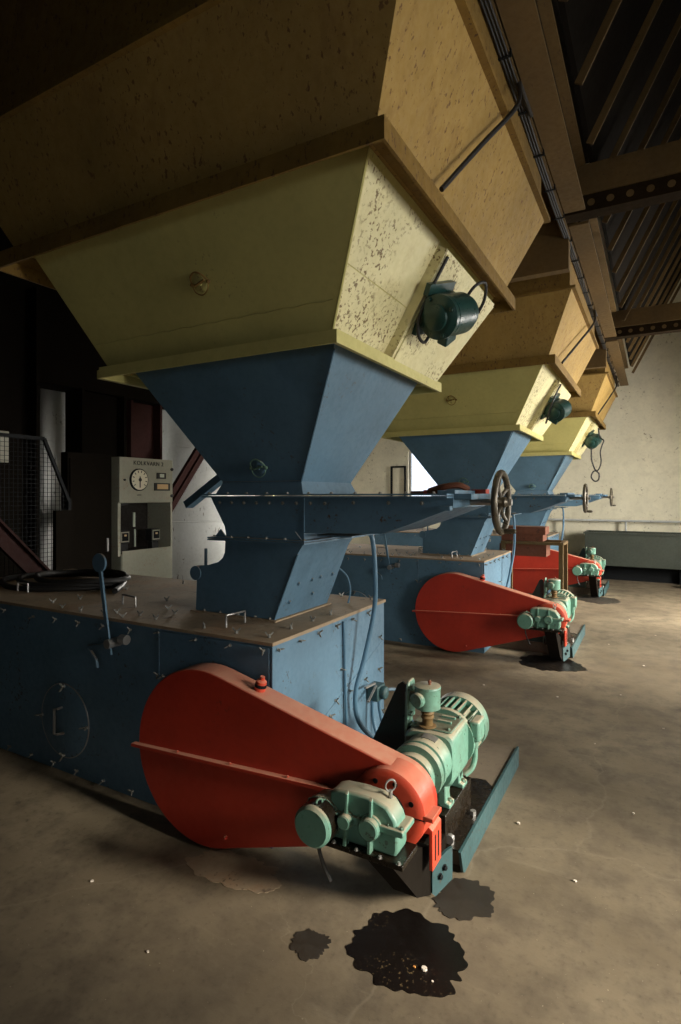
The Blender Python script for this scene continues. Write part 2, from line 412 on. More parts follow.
b = MB(); b.tube([rface(.005, 2.36, .004), rface(.005, 2.92, .004)], .007, 6)
b.build('weld_seam', 'cream', ch)
def inspection(name, parent, c, n, mat):
    """small round inspection cover with a wire bail handle"""
    n = V(n).normalized(); c = V(c); u = V((1, 0, 0)); w = n.cross(u).normalized()
    b = MB(); b.lathe(c, n, [(0, .040), (.006, .040), (.010, .034), (.012, .012), (.020, .010)], 20)
    cov = b.build(name, mat, parent)
    b = MB()
    b.tube([c + u * .05 + n * .01, c + u * .035 + w * .035 + n * .025, c + w * .052 + n * .025, c - u * .035 + w * .035 + n * .025, c - u * .05 + n * .01], .004, 6, 4)
    b.tube([c + u * .05 + n * .01, c + u * .035 - w * .035 + n * .02, c - w * .052 + n * .02, c - u * .035 - w * .035 + n * .02, c - u * .05 + n * .01], .003, 6, 4)
    b.bar(c - u * .028 + n * .022 - w * .006, c + u * .036 + n * .022 + w * .01, .012, .008)
    for s in (-1, 1): b.ball(c + u * s * .05 + n * .012, .010)
    b.build('bail_handle', 'green_d' if mat == 'blue' else 'brown', cov)
    return cov
t = (2.64 - 2.355) / .57; r = lerp(C0, C1, t)
inspection('inspection_cover', ch, (-1.86, r[2], 2.645), (0, -.875, -.484), 'cream')
row(ch, [None, 'cream painted feed hopper of the middle machine, partly behind the nearest blue hopper', 'small-looking cream feed hopper of the farthest machine, before the pale wall'])

# ---- blue hopper ----------------------------------------------------------
bh = thing('outlet_hopper', 'blue funnel hopper under the nearest cream hopper, in full view', 'hopper', (CX, CY, 1.652), 'blue funnel hoppers in the row')
NK = (-2.150, -1.620, 2.495, 3.045)
b = MB(); b.frust(NK, 1.722, (-2.585, -1.28, 2.25, 3.29), 2.345); b.build('funnel', 'blue', bh)
b = MB()
def wedge(b, x0, x1, y0, y1, z0, z1, e): b.frust((x0 - e, x1 + e, y0 - e, y1 + e), z0, (x0, x1, y0, y1), z1)
wedge(b, NK[0], NK[1], NK[2], NK[3], 1.656, 1.722, .028); b.build('collar', 'blue', bh)
b = MB(); b.tube([(NK[1], NK[2], 1.72), (-1.28, 2.25, 2.32)], .006, 6); b.build('weld_seam', 'blue', bh); b = MB(); b.tube([(NK[0], NK[2] - .002, 1.722), (NK[1], NK[2] - .002, 1.722)], .004, 6); b.build('weld_seam', 'blue', bh)
inspection('inspection_cover', bh, (-1.86, 2.495 - .082 * .41 * 3.0 + .06, 1.80), (0, -.93, -.36), 'blue')
row(bh, [None, 'blue funnel hopper of the middle machine behind the near handwheel', 'blue funnel hopper of the farthest machine, partly behind the middle one'])

# ---- slide gate -----------------------------------------------------------
sg = thing('slide_gate', 'long blue slide gate of the nearest machine, bolted flange running to the big handwheel', 'gate valve', (CX, CY, 1.39), 'blue slide gates in the row')
b = MB(); b.box(-2.225, -.80, 2.40, 3.14, 1.636, 1.644); b.box(-2.225, -.80, 2.40, 3.14, 1.648, 1.656); b.build('top_flange', 'blue', sg)
# body: front profile in XZ (curved left end, tail with rising bottom)
prof = [(-2.235, 1.636), (-2.215, 1.60), (-2.17, 1.53), (-2.135, 1.475), (-2.12, 1.415), (-1.60, 1.415), (-1.60, 1.452), (-1.16, 1.462), (-1.03, 1.505), (-.80, 1.592), (-.80, 1.636)]
b = MB(); b.prism(prof, 'Y', 2.49, 3.05); b.build('gate_body', 'blue', sg)
b = MB(); b.box(-2.20, -1.555, 2.42, 3.12, 1.397, 1.405); b.box(-2.20, -1.555, 2.42, 3.12, 1.408, 1.416); b.box(-1.555, -1.35, 2.55, 3.00, 1.432, 1.44); b.build('lower_flange', 'blue', sg)
for x in (-2.13, -1.63):
    b = MB(); b.prism([(x - .04, 1.416), (x + .04, 1.416), (x, 1.46)], 'Y', 2.45, 2.458); b.build('gusset', 'blue', sg)
b = MB(); b.prism([(-1.596, 1.46), (-1.606, 1.46), (-1.606, 1.636), (-1.596, 1.636)], 'Y', 2.484, 2.49); b.build('weld_seam', 'blue', sg)
for i in range(9): fixing(BOLT, 'bolt', (-2.17 + i * .087, 2.49, 1.607), (0, -1, 0), sg, mat='zinc', scale=.85)
for x in (-1.31, -1.12, -.95): fixing(BOLT, 'bolt', (x, 2.49, 1.612), (0, -1, 0), sg, mat='zinc', scale=.85)
for i in range(11): fixing(BOLT, 'bolt', (-2.19 + i * .132, 2.425, 1.656), (0, 0, 1), sg, .3 * i, mat='zinc', scale=.85)
for i in range(6): fixing(BOLT, 'bolt', (-2.17 + i * .12, 2.445, 1.416), (0, 0, 1), sg, .4 * i, mat='zinc', scale=.85)
b = MB(); b.box(-.80, -.72, 2.50, 3.04, 1.630, 1.656); b.box(-.85, -.80, 2.44, 2.48, 1.58, 1.60); b.box(-.86, -.78, 2.45, 3.0, 1.656, 1.672)
b.build('yoke', 'blue', sg)
b = MB(); b.cyl((-.80, CY, 1.615), (-.60, CY, 1.615), .016); b.build('spindle', 'steel', sg)
def handwheel(parent, c, R=.142):
    c = V(c); b = MB(); b.torus(c, (1, 0, 0), R, .0155, 40, 12)
    w = b.build('handwheel', 'wheel', parent)
    b = MB(); b.lathe(c - V((.03, 0, 0)), (1, 0, 0), [(0, .026), (.05, .026), (.06, .016)], 16); b.build('hub', 'wheel', w)
    for k in range(5):
        a = 2 * PI * k / 5 + .5; d = V((0, math.cos(a), math.sin(a)))
        b = MB(); b.tube([c + d * .02, c + d * .07 + V((-.012, 0, 0)), c + d * (R - .005)], .010, 8, 4); b.build('spoke', 'wheel', w)
    b = MB(); h = c + V((0, .0, -R + .004))
    b.lathe(h, (1, 0, 0), [(0, .007), (.012, .007), (.016, .012), (.04, .014), (.065, .011), (.07, .004)], 12); b.build('crank_grip', 'wheel', w)
    return w
handwheel(sg, (-.645, CY - .02, 1.615))
row(sg, [None, 'blue slide gate of the middle machine, second handwheel from the left', 'blue slide gate of the farthest machine, smallest-looking handwheel'])

# ---- lower chute ------------------------------------------------------------
lc = thing('lower_chute', 'blue skewed chute standing on the nearest housing top under the slide gate', 'chute', (CX, CY, .97), 'blue chutes under the gates')
b = MB()
T = [(-2.115, 2.50, 1.397), (-1.615, 2.50, 1.397), (-1.615, 3.03, 1.397), (-2.115, 3.03, 1.397)]
T2 = [(-2.12, 2.50, 1.30), (-1.66, 2.50, 1.335), (-1.66, 3.05, 1.335), (-2.12, 3.05, 1.30)]
def chute_poly(): return [(-2.15, 1.397), (-2.155, 1.32), (-2.17, 1.29), (-2.205, 1.263), (-2.27, 1.245), (-2.345, 1.232), (-2.365, 1.20), (-2.375, .972), (-1.805, .972), (-1.655, 1.34), (-1.615, 1.397)]
b.prism(chute_poly(), 'Y', 2.515, 3.075); b.build('chute_shell', 'blue', lc)
b = MB(); b.lathe((-2.375, 2.509, 1.190), (0, 1, 0), [(0, .042), (.06, .042)], 20); b.cyl((-2.32, 2.54, 1.22), (-2.32, 2.54, 1.335), .009); b.build('rod_pivot', 'blue', lc)
b = MB(); b.box(-2.40, -1.785, 2.495, 3.095, .9635, .972); b.build('foot_flange', 'top', lc)
b = MB(); b.tube([(-1.805, 2.515, .98), (-1.655, 2.515, 1.335)], .006, 6); b.build('weld_seam', 'blue', lc)
nx = V((.926, 0, -.377))
for (y, z) in ((2.63, 1.16), (2.77, 1.165), (2.86, 1.17), (2.60, 1.06), (2.83, 1.075), (3.0, 1.17)):
    x = -1.805 + (z - .972) / .368 * .15; fixing(BOLT, 'bolt', (x, y, z), nx, lc, mat='blue')
for x in (-2.30, -2.18, -2.05, -1.93, -1.83): fixing(BOLT, 'bolt', (x, 2.505, .976), (0, 0, 1), lc, mat='zinc', scale=.8)
row(lc, [None, 'blue chute on the middle housing, seen under the nearest slide gate', 'blue chute on the farthest housing, behind the rust-red boards'])

# ---- weigh-feeder housing ---------------------------------------------------
hb = thing('feeder_housing', 'big blue box housing nearest the camera, dusty top set with wing nuts', 'machine housing', (-3.1, CY, 0), 'blue box housings on the floor')
BX0, BX1, BY0, BY1, BZ = -4.75, -1.56, 2.155, 3.40, .945
b = MB(); b.box(BX0, BX1, BY0, BY1, .0, BZ); b.build('body', 'blue_box', hb, bevel=.004)
b = MB(); b.box(BX0 - .01, BX1 + .008, BY0 - .008, BY1 + .01, BZ, .963); b.build('top_plate', 'top', hb, bevel=.002)
b = MB(); b.box(-2.283, -1.575, BY0 - .006, BY0, .705, .935); b.build('side_cover', 'blue_box', hb, bevel=.002)
for pts, r_ in (([(-2.29, BY0 - .002, .94), (-2.29, BY0 - .002, .70)], .005), ([(BX1 + .001, BY0 - .001, .94), (BX1 + .001, BY0 - .001, .02)], .005), ([(BX1 + .001, 2.17, .30), (BX1 + .002, 2.9, .545), (BX1 + .001, 3.38, .70)], .003)):
    b = MB(); b.tube(pts, r_, 6); b.build('seam', 'blue_box', hb)
for p in [(-3.354, 2.267), (-3.154, 2.194), (-2.968, 2.182), (-2.773, 2.190), (-2.731, 2.245), (-2.612, 2.187), (-2.567, 2.270), (-2.773, 2.670), (-2.410, 2.240), (-2.551, 2.469), (-2.424, 2.395), (-3.321, 2.437), (-3.358, 2.843), (-2.035, 2.214), (-1.821, 2.213), (-1.628, 2.223), (-1.635, 2.421), (-1.633, 2.626), (-1.627, 2.812), (-1.859, 3.36), (-1.637, 3.36), (-2.9, 3.30), (-3.2, 3.25), (-2.46, 3.2), (-2.5, 2.8)]:
    fixing(WING, 'wing_nut', (p[0], p[1], .963), (0, 0, 1), hb, random.uniform(0, 3), scale=.8)
for (x, z) in [(-4.1, .905), (-3.9, .905), (-3.68, .905), (-3.376, .895), (-3.159, .902), (-2.944, .904), (-2.732, .909), (-2.509, .913), (-2.293, .925), (-2.030, .920), (-1.807, .920), (-1.605, .922), (-3.621, .035), (-3.391, .035), (-3.171, .035), (-2.958, .035), (-2.728, .035), (-2.493, .035), (-2.30, .70), (-2.26, .70)]:
    fixing(WING, 'wing_nut', (x, BY0 - (.006 if -2.283 < x < -1.575 and z > .7 else 0), z), (0, -1, 0), hb, random.uniform(0, 3), scale=.75)
for (y, z) in [(2.198, .92), (2.384, .92), (2.563, .92), (2.755, .92), (2.947, .92), (3.15, .92), (3.322, .733), (2.816, .661), (3.308, .530), (3.114, .520), (2.911, .511), (2.747, .506), (2.689, .440), (3.36, .248)]:
    fixing(WING, 'wing_nut', (BX1, y, z), (1, 0, 0), hb, random.uniform(0, 3), scale=.75)
for (a, c) in (((-2.925, 2.449), (-2.779, 2.424)), ((-1.945, 2.28), (-1.933, 2.42)), ((-2.46, 2.62), (-2.36, 2.60)), ((-3.98, 2.42), (-3.86, 2.42))):
    b = MB(); z = .963; b.tube([(a[0], a[1], z), (a[0], a[1], z + .05), (a[0], a[1], z + .062), (c[0], c[1], z + .062), (c[0], c[1], z + .05), (c[0], c[1], z)], .006, 8); b.build('lifting_handle', 'steel', hb)
# round hatch
hc = V((-3.07, BY0, .31)); b = MB(); b.lathe(hc, (0, -1, 0), [(0, .215), (.006, .215), (.008, .208)], 40); hatch = b.build('hatch', 'blue_box', hb)
b = MB(); b.torus(hc + V((0, -.004, 0)), (0, 1, 0), .217, .004, 48, 6); b.build('hatch_seal', 'steel', hatch)
b = MB(); b.tube([(-3.09, BY0, .385), (-3.09, BY0 - .04, .385), (-3.11, BY0 - .045, .383), (-3.11, BY0 - .045, .237), (-3.09, BY0 - .04, .235), (-3.07, BY0, .235)], .008, 8); b.build('hatch_handle', 'steel', hatch)
for a in (.5 * PI, PI, 1.5 * PI, 0): fixing(WING, 'wing_nut', hc + V((math.cos(a) * .205, -.008, math.sin(a) * .205)), (0, -1, 0), hatch, a)
# lever with round flag and shaft
lv_b = MB(); lv_b.bar((-2.595, 2.09, .78), (-2.675, 2.09, 1.235), .022, .012, (0, 1, 0)); lv = lv_b.build('trip_lever', 'blue', hb)
b = MB(); b.lathe((-2.685, 2.098, 1.275), (0, -1, 0), [(0, .052), (.012, .052)], 28); b.build('disc', 'blue', lv)
b = MB(); b.cyl((-2.60, 2.155, .84), (-2.60, 2.07, .84), .026); b.cyl((-2.545, 2.12, .865), (-2.50, 2.12, .865), .026); b.build('pivot_sleeve', 'steel', lv)
b = MB(); b.bar((-2.615, 2.10, .825), (-2.79, 2.10, .79), .016, .028, (0, 0, 1)); b.tube([(-2.785, 2.10, .79), (-2.75, 2.095, .765), (-2.71, 2.09, .735), (-2.70, 2.09, .695)], .009, 8, 4); b.build('link_arm', 'blue', lv)
hbs = row(hb, [None, 'blue box housing of the middle machine, behind its red belt guard', 'blue box housing of the farthest machine, mostly hidden'])

# ---- belt guard ---------------------------------------------------------------
bg = thing('belt_guard', 'big red teardrop belt guard in front of the nearest blue housing', 'belt guard', (-1.5, 2.0, 0.02), 'red belt guards')
A, RA = V((-1.852, .428)), .408; B, RB = V((-.885, .463)), .146
def hull2(A, ra, B, rb, n=40):
    d = (B - A); L = d.length; th = math.atan2(d.y, d.x); al = math.acos((ra - rb) / L)
    pts = []
    for i in range(n + 1):
        a = th + al + (2 * PI - 2 * al) * i / n; pts.append((A.x + ra * math.cos(a), A.y + ra * math.sin(a)))
    for i in range(n // 2 + 1):
        a = th - al + 2 * al * i / (n // 2); pts.append((B.x + rb * math.cos(a), B.y + rb * math.sin(a)))
    return pts
GY0, GY1 = 1.99, 2.11
b = MB(); b.prism(hull2(A, RA, B, RB), 'Y', GY0, GY1); b.build('casing', 'red', bg, bevel=.006)
b = MB(); b.prism([(x, z) for x, z in [(-2.285, .397), (-1.05, .462), (-1.05, .478), (-2.285, .413)]], 'Y', GY0 - .028, GY0 + .001); b.build('split_rib', 'red', bg, bevel=.002)
b = MB()
DX = B.x
b.lathe((DX, GY0 - .040, B.y), (0, 1, 0), [(0, .118), (.003, .140), (.010, .150), (.115, .152), (.122, .145)], 48)
dr = b.build('drum_cover', 'red2', bg, label='brighter red round coupling cover')
b = MB(); b.lathe((DX, GY0 - .043, B.y), (0, 1, 0), [(0, .075), (.006, .075)], 32); b.build('shaft_opening', 'black', dr)
b = MB(); b.box(DX + .14, DX + .182, GY0 - .035, GY0 + .06, B.y - .004, B.y + .014); b.build('joint_lug', 'red2', dr, bevel=.003)
b = MB(); b.box(DX - .15, DX + .15, GY0 - .0415, GY0 - .0395, B.y - .0025, B.y + .0015); b.build('joint_line', 'black', dr)
for a in (.45, 1.25, 2.0, 2.75):
    b = MB(); b.lathe((DX + .110 * math.cos(a), GY0 - .042, B.y + .110 * math.sin(a)), (0, 1, 0), [(0, .010), (.006, .010)], 12); b.build('bolt_hole', 'black', dr)
b = MB(); b.lathe((-1.555, 2.05, .770), (.27, 0, 1), [(0, .026), (.022, .026), (.023, .022), (.034, .022), (.035, .025), (.048, .024), (.055, .012), (.07, .011)], 16)
pl = b.build('filler_plug', 'red2', bg)
b = MB(); b.lathe((-1.5492, 2.05, .7915), (.27, 0, 1), [(0, .0275), (.014, .0275)], 16); b.build('plug_gasket', 'black', pl)
fixing(BOLT, 'bolt', (-1.70, GY0, .10), (0, -1, 0), bg, mat='red')
for x in (-1.98, -1.66, -1.35): fixing(BOLT, 'bolt', (x, GY0 - .016, .413 + (x + 2.285) * .0526 + .004), (0, 0, 1), bg, mat='red', scale=.5)
row(bg, [None, 'red teardrop belt guard of the middle machine beside its blue housing', 'red teardrop belt guard of the farthest machine, behind the metal stand'])

# ---- plinth -------------------------------------------------------------------
pb = thing('motor_plinth', 'low steel plinth under the nearest green gear motor, front end black with oil', 'machine base', (-1.1, 2.95, 0), 'motor plinths')
PX = -.728
b = MB(); b.box(-1.545, PX - .012, 2.46, 3.54, .0, .110); b.build('slab', 'plinth_top', pb, bevel=.004)
b = MB(); b.prism([(2.41, .012), (2.43, .0), (3.55, .0), (3.55, .118), (2.37, .118)], 'X', PX - .012, PX); b.build('edge_channel', 'bluegreen', pb)
b = MB(); b.prism([(-.95, 2.385), (-.7405, 2.385), (-.7405, 2.95), (-.755, 3.0), (-.80, 3.05), (-.86, 3.04), (-.95, 2.98)], 'Z', .1105, .116); b.build('oil_tray', 'oily', pb, label='oil-blackened tray on the plinth front')
b = MB(); b.box(-.99, -.800, 2.385, 2.775, .1105, .25); b.build('motor_rail', 'oily', pb, bevel=.003)
b = MB(); b.box(-.772, -.768, 2.47, 2.62, .110, .114); b.cyl((-.765, 2.69, .110), (-.765, 2.69, .135), .015, seg=6); b.build('clamp_bolt', 'steel', pb)
b = MB(); b.cyl((-.785, 2.42, .110), (-.785, 2.42, .150), .013, seg=6); b.lathe((-.79, 2.40, .14), (0, 1, 0), [(0, .02), (.02, .02)], 12); b.build('clamp_bolt', 'steel', pb)
b = MB(); e1 = V((-.802, 2.20, 0)); e2 = V((-.752, 2.305, 0)); et = V((.010, -.005, 0)); up = lambda z: V((0, 0, z))
b.loft([[e1 + up(.03), e1.lerp(e2, .15) + up(.012), e2 + up(.045), e2 + up(.178), e1.lerp(e2, .75) + up(.176), e1 + up(.145)], [p + et for p in (e1 + up(.03), e1.lerp(e2, .15) + up(.012), e2 + up(.045), e2 + up(.178), e1.lerp(e2, .75) + up(.176), e1 + up(.145))]])
bp = b.build('end_plate', 'bluegreen', pb)
for t_, z in ((.36, .085), (.58, .112)): fixing(BOLT, 'bolt', e1.lerp(e2, t_) + et + up(z), (.9, -.43, 0), bp, mat='black', scale=1.1)
b = MB(); b.prism([(-.90, .255), (-.84, .325), (-.80, .350), (-.772, .355), (-.756, .342), (-.756, .185), (-.772, .185), (-.772, .325), (-.80, .322), (-.88, .235)], 'Y', 2.10, 2.20); rb = b.build('red_bracket', 'red2', pb, bevel=.003, label='bright red angle bracket with two slots')
b = MB(); b.box(-.7565, -.7545, 2.122, 2.134, .215, .315); b.build('slot', 'black', rb)
b = MB(); b.box(-.7565, -.7545, 2.158, 2.170, .215, .315); b.build('slot', 'black', rb)
b = MB(); b.box(-.86, -.80, 2.215, 2.385, .03, .17); b.build('support_block', 'shade_black', pb)
row(pb, [None, 'steel plinth under the middle green gear motor, next to its oil stain', 'steel plinth under the farthest green gear motor'])

# ---- gear motor -----------------------------------------------------------------
gm = thing('gear_motor', 'mint green gear motor on the nearest plinth with finned end', 'motor', (-.895, 2.55, .25), 'green gear motors')
MX, MZ = -.895, .465
b = MB(); b.lathe((MX, 2.112, MZ), (0, 1, 0), [(0, .085), (.03, .085), (.032, .098), (.06, .098), (.062, .088), (.085, .088), (.087, .102), (.118, .102), (.12, .090), (.150, .090), (.152, .118), (.185, .118), (.188, .106), (.205, .106), (.207, .116), (.235, .116), (.24, .10)], 48)
b.build('flange_rings', 'green', gm)
b = MB()
def sup(y, w, h, p):
    L = []
    for i in range(40):
        a = 2 * PI * i / 40; c, s = math.cos(a), math.sin(a)
        L.append((MX + w * math.copysign(abs(c) ** p, c), y, MZ + h * math.copysign(abs(s) ** p, s)))
    return L
b.loft([sup(2.34, .098, .098, 1), sup(2.37, .108, .108, 1), sup(2.43, .112, .112, 1)])
b.build('bell_housing', 'green', gm)
b = MB(); b.loft([sup(2.425, .112, .112, .5), sup(2.435, .116, .116, .35), sup(2.655, .116, .118, .35), sup(2.665, .112, .114, .4)]); b.build('gear_housing', 'green', gm)
b = MB(); b.box(MX - .098, MX + .098, 2.45, 2.645, MZ + .116, MZ + .126); lid = b.build('housing_lid', 'green_d', gm, bevel=.005)
for sx in (-1, 1):
    for y in (2.47, 2.63): fixing(BOLT, 'bolt', (MX + sx * .08, y, MZ + .126), (0, 0, 1), lid, mat='green_d', scale=.9)
for k in range(2):
    b = MB(); b.bar((MX + .005, 2.54 + .06 * k, MZ + .13), (MX + .07, 2.54 + .06 * k, MZ + .13), .014, .012); b.build('lid_rib', 'green', lid)
b = MB(); b.lathe((MX, 2.665, MZ), (0, 1, 0), [(0, .140), (.025, .142), (.027, .12), (.04, .11)], 48); b.build('motor_flange', 'green', gm)
b = MB(); b.lathe((MX, 2.70, MZ), (0, 1, 0), [(0, .110), (.17, .110)], 40); b.build('motor_body', 'green', gm)
b = MB()
for k in range(26):
    a = 2 * PI * k / 26; d = V((math.cos(a), 0, math.sin(a))); c = V((MX, 0, MZ))
    b.bar(c + d * .122 + V((0, 2.70, 0)), c + d * .122 + V((0, 2.86, 0)), .008, .040, d)
b.build('cooling_fins', 'green', gm)
b = MB(); b.lathe((MX, 2.852, MZ), (0, 1, 0), [(0, .146), (.07, .147), (.10, .132), (.105, .09), (.107, .02)], 48); b.build('fan_cowl', 'green', gm)
b = MB(); b.box(MX + .115, MX + .165, 2.67, 2.775, MZ + .005, MZ + .105); jb = b.build('terminal_box', 'green', gm, bevel=.012)
b = MB(); b.cyl((MX + .135, 2.70, MZ + .005), (MX + .135, 2.70, MZ - .03), .017); b.build('cable_gland', 'green_d', jb)
b = MB(); b.tube([(MX + .135, 2.70, MZ - .02), (MX + .135, 2.70, MZ - .08), (MX + .125, 2.68, MZ - .125), (MX + .10, 2.655, MZ - .15)], .013, 10, 6); b.build('conduit', 'green', gm)
for y in (2.47, 2.67):
    for s_ in (-1, 1):
        b = MB(); b.prism([(MX + s_ * .045, MZ - .085), (MX + s_ * .075, MZ - .085), (MX + s_ * .078, .278), (MX + s_ * .098, .272), (MX + s_ * .098, .251), (MX + s_ * .035, .251)], 'Y', y - .032, y + .032)
        ft = b.build('foot', 'green', gm, bevel=.006); fixing(BOLT, 'bolt', (MX + s_ * .086, y, .272), (0, 0, 1), ft, mat='green_d', scale=1.2)
b = MB(); b.loft([[V((MX + rr * math.cos(a), y, MZ + rr * math.sin(a))) for (rr, y) in ((.108, 2.375), (.110, 2.42), (.1135, 2.42), (.1125, 2.375))] for a in (1.1, 1.25, 1.4, 1.55, 1.7)]); b.build('nameplate', 'steel', gm)
for a in (.2, .9, 1.6, 2.3, 3.0):
    fixing(BOLT, 'bolt', (MX + .107 * math.cos(a), 2.347, MZ + .107 * math.sin(a)), (0, 1, 0), gm, mat='green_d', scale=.9)
row(gm, [None, 'mint green gear motor on the middle plinth, behind its red belt guard', 'mint green gear motor on the farthest plinth, near the grey trough'])

# ---- speed adjuster: pylon bracket + head on a spring post -----------------------
sa = thing('speed_adjuster', 'green adjuster head on a tall dark tapering bracket behind the nearest motor', 'adjuster', (-1.05, 2.48, .105), 'green speed adjusters')
b = MB(); b.prism([(-1.36, .106), (-1.025, .106), (-1.022, .40), (-1.018, .70), (-1.022, .755), (-1.042, .772), (-1.065, .755)], 'Y', 2.475, 2.487); b.build('bracket_plate', 'teal', sa)
b = MB(); b.prism([(2.44, .106), (2.56, .106), (2.545, .40), (2.51, .73), (2.46, .73), (2.45, .40)], 'X', -1.022, -1.010); b.build('bracket_flange', 'green_d', sa)
b = MB(); b.prism([(2.435, .61), (2.525, .61), (2.525, .76), (2.51, .788), (2.455, .788), (2.435, .76)], 'X', -1.010, -.995); mp = b.build('mounting_pad', 'green', sa, bevel=.006)
HX, HY, HB = -.915, 2.47, .672
b = MB(); b.lathe((HX, HY, HB), (0, 0, 1), [(0, .052), (.004, .059), (.090, .059), (.096, .062), (.104, .060), (.109, .045)], 28); b.build('head', 'green', sa)
hd = [o for o in sa.children if o.name.startswith('head')][0]
b = MB(); b.lathe((-.995, HY, .715), (1, 0, 0), [(0, .03), (.045, .03)], 16); b.build('neck', 'green', hd)
b = MB(); b.lathe((HX - .02, HY - .04, .722), (-.25, -1, 0), [(0, .034), (.030, .034), (.036, .029), (.039, .008)], 24); b.build('boss', 'green', hd)
b = MB(); b.lathe((HX + .01, HY, HB + .105), (0, 0, 1), [(0, .006), (.012, .006), (.014, .009), (.022, .008), (.026, .003)], 10); b.build('grease_nipple', 'rustwood', hd)
b = MB(); b.lathe((HX, HY, HB), (0, 0, -1), [(0, .024), (.012, .026), (.02, .031), (.03, .026), (.04, .031), (.05, .024), (.075, .024), (.077, .04), (.082, .04)], 20)
b.build('spring_post', 'beam', sa)
for z in (.64, .755): fixing(BOLT, 'bolt', (-.995, 2.45, z), (1, 0, 0), mp, mat='green_d', scale=1.3)
row(sa, [None, 'green adjuster head on a dark bracket behind the middle motor', 'green adjuster head on a dark bracket behind the farthest motor'])

# ---- small gearbox ---------------------------------------------------------------
gb = thing('gearbox', 'small mint green gearbox with round end cap in front of the nearest red guard', 'gearbox', (-.88, 1.83, .40), 'small green gearboxes')
GF, GBk = 1.775, 1.862
out = [(-1.03, .415), (-.772, .415), (-.764, .44), (-.764, .50), (-.775, .54), (-.805, .578), (-.85, .593), (-.92, .597), (-.995, .592), (-1.03, .58)]
b = MB(); b.prism(out, 'Y', GF, GBk); b.build('casing', 'green', gb, bevel=.010)
b = MB(); b.prism([(-1.03, .492), (-.745, .494), (-.740, .499), (-.740, .512), (-.745, .517), (-1.03, .520)], 'Y', GF - .012, GBk + .006); b.build('joint_flange', 'green', gb, bevel=.003)
for x in (-.957, -.862):
    b = MB(); b.prism([(GF, .415), (GF - .028, .415), (GF - .012, .59), (GF, .60)], 'X', x - .006, x + .006); b.build('stiffening_rib', 'green', gb, bevel=.002)
for x, r_ in ((-.957, .026), (-.862, .037)):
    b = MB(); b.lathe((x, GF + .002, .500), (0, -1, 0), [(0, r_ + .004), (.012, r_ + .004), (.014, r_), (.034, r_), (.038, r_ - .005)], 28); b.build('bearing_cover', 'green', gb)
CXp, CZp = -1.06, .478
b = MB(); b.lathe((CXp, 1.84, CZp), (0, -1, 0), [(0, .070), (.050, .070), (.052, .077), (.075, .077), (.077, .073), (.140, .073), (.150, .064)], 36)
cap = b.build('end_cap', 'green', gb)
b = MB(); b.lathe((CXp, 1.764, CZp), (0, -1, 0), [(0, .0742), (.052, .0742)], 36); b.build('oily_band', 'oily', cap)
b = MB(); b.torus((CXp + .01, 1.735, CZp + .075), (.8, -.5, 0), .012, .004, 16, 6); b.build('cap_eye', 'green_d', cap)
for a in (-.4, .5, 1.4, 2.3):
    fixing(BOLT, 'bolt', (CXp + .072 * math.cos(a), 1.765, CZp + .072 * math.sin(a)), (0, -1, 0), cap, mat='green_d', scale=.7)
b = MB(); b.torus((-.815, 1.83, .628), (1, -.8, 0), .020, .0035, 20, 6); b.cyl((-.815, 1.83, .585), (-.815, 1.83, .612), .007); b.build('lifting_eye', 'steel', gb)
b = MB(); b.box(-1.045, -.735, 1.748, 1.885, .394, .4145); b.build('base_plate', 'oily', gb, bevel=.003)
for x in (-1.0, -.91, -.82, -.75): fixing(BOLT, 'bolt', (x, 1.752, .4145), (0, 0, 1), gb, mat='steel', scale=.7)
for x in (-.91, -.80, -.752): fixing(BOLT, 'bolt', (x, GF + .004, .517), (0, 0, 1), gb, mat='green_d', scale=.75)
b = MB(); b.cyl((-.885, 1.87, .463), (-.885, 1.955, .463), .05); b.build('output_shaft', 'black', gb)
b = MB(); b.prism([(1.90, .392), (1.76, .392), (1.80, .365), (2.05, .10), (2.20, .02), (2.20, .22), (1.95, .34)], 'X', -.90, -.80); b.build('bracket_arm', 'shade_black', gb)
b = MB(); b.tube([(-1.07, 1.76, .41), (-1.065, 1.76, .36), (-1.05, 1.77, .30), (-1.03, 1.78, .25)], .007, 6, 5); b.build('drain_hose', 'rubber', gb)
row(gb, [None, 'small mint green gearbox in front of the middle red guard', 'small mint green gearbox in front of the farthest red guard'])

# ---- vibrator motor on cream hopper --------------------------------------------------
vm = thing('vibrator_motor', 'dark green vibrator motor on the flaking side of the nearest cream hopper', 'motor', rface(.53, 2.665, .062), 'vibrator motors on the hoppers')
nrm = V((.859, 0, -.512)); c0 = rface(.53, 2.665, .062); cm = c0 + nrm * .095; ax = V((-.22, -.90, -.31)).normalized()
b = MB(); b.lathe(cm - ax * .12, ax, [(0, .055), (.01, .075), (.045, .08), (.047, .088), (.19, .088), (.192, .08), (.20, .08), (.203, .092), (.225, .092), (.235, .075), (.24, .06)], 36); b.build('body', 'teal', vm)
b = MB(); b.lathe(cm + ax * .118, ax, [(0, .055), (.012, .052), (.02, .035), (.024, .01)], 28); b.build('end_bell', 'teal', vm)
b = MB(); u_ = ax.cross(nrm).normalized()
for s in (-1, 1):
    b.bar(c0 + u_ * s * .085 - ax * .09 + nrm * .012, c0 + u_ * s * .085 + ax * .11 + nrm * .012, .05, .024, nrm)
    b.bar(c0 + u_ * s * .06 + nrm * .03, c0 + u_ * s * .05 + nrm * .08, .16, .03, u_)
b.build('foot', 'teal', vm)
b = MB(); b.bar(cm - ax * .03 - u_ * .075 + nrm * .02, cm + ax * .04 - u_ * .105 + nrm * .02, .05, .05, nrm); b.build('terminal_box', 'teal', vm, bevel=.006)
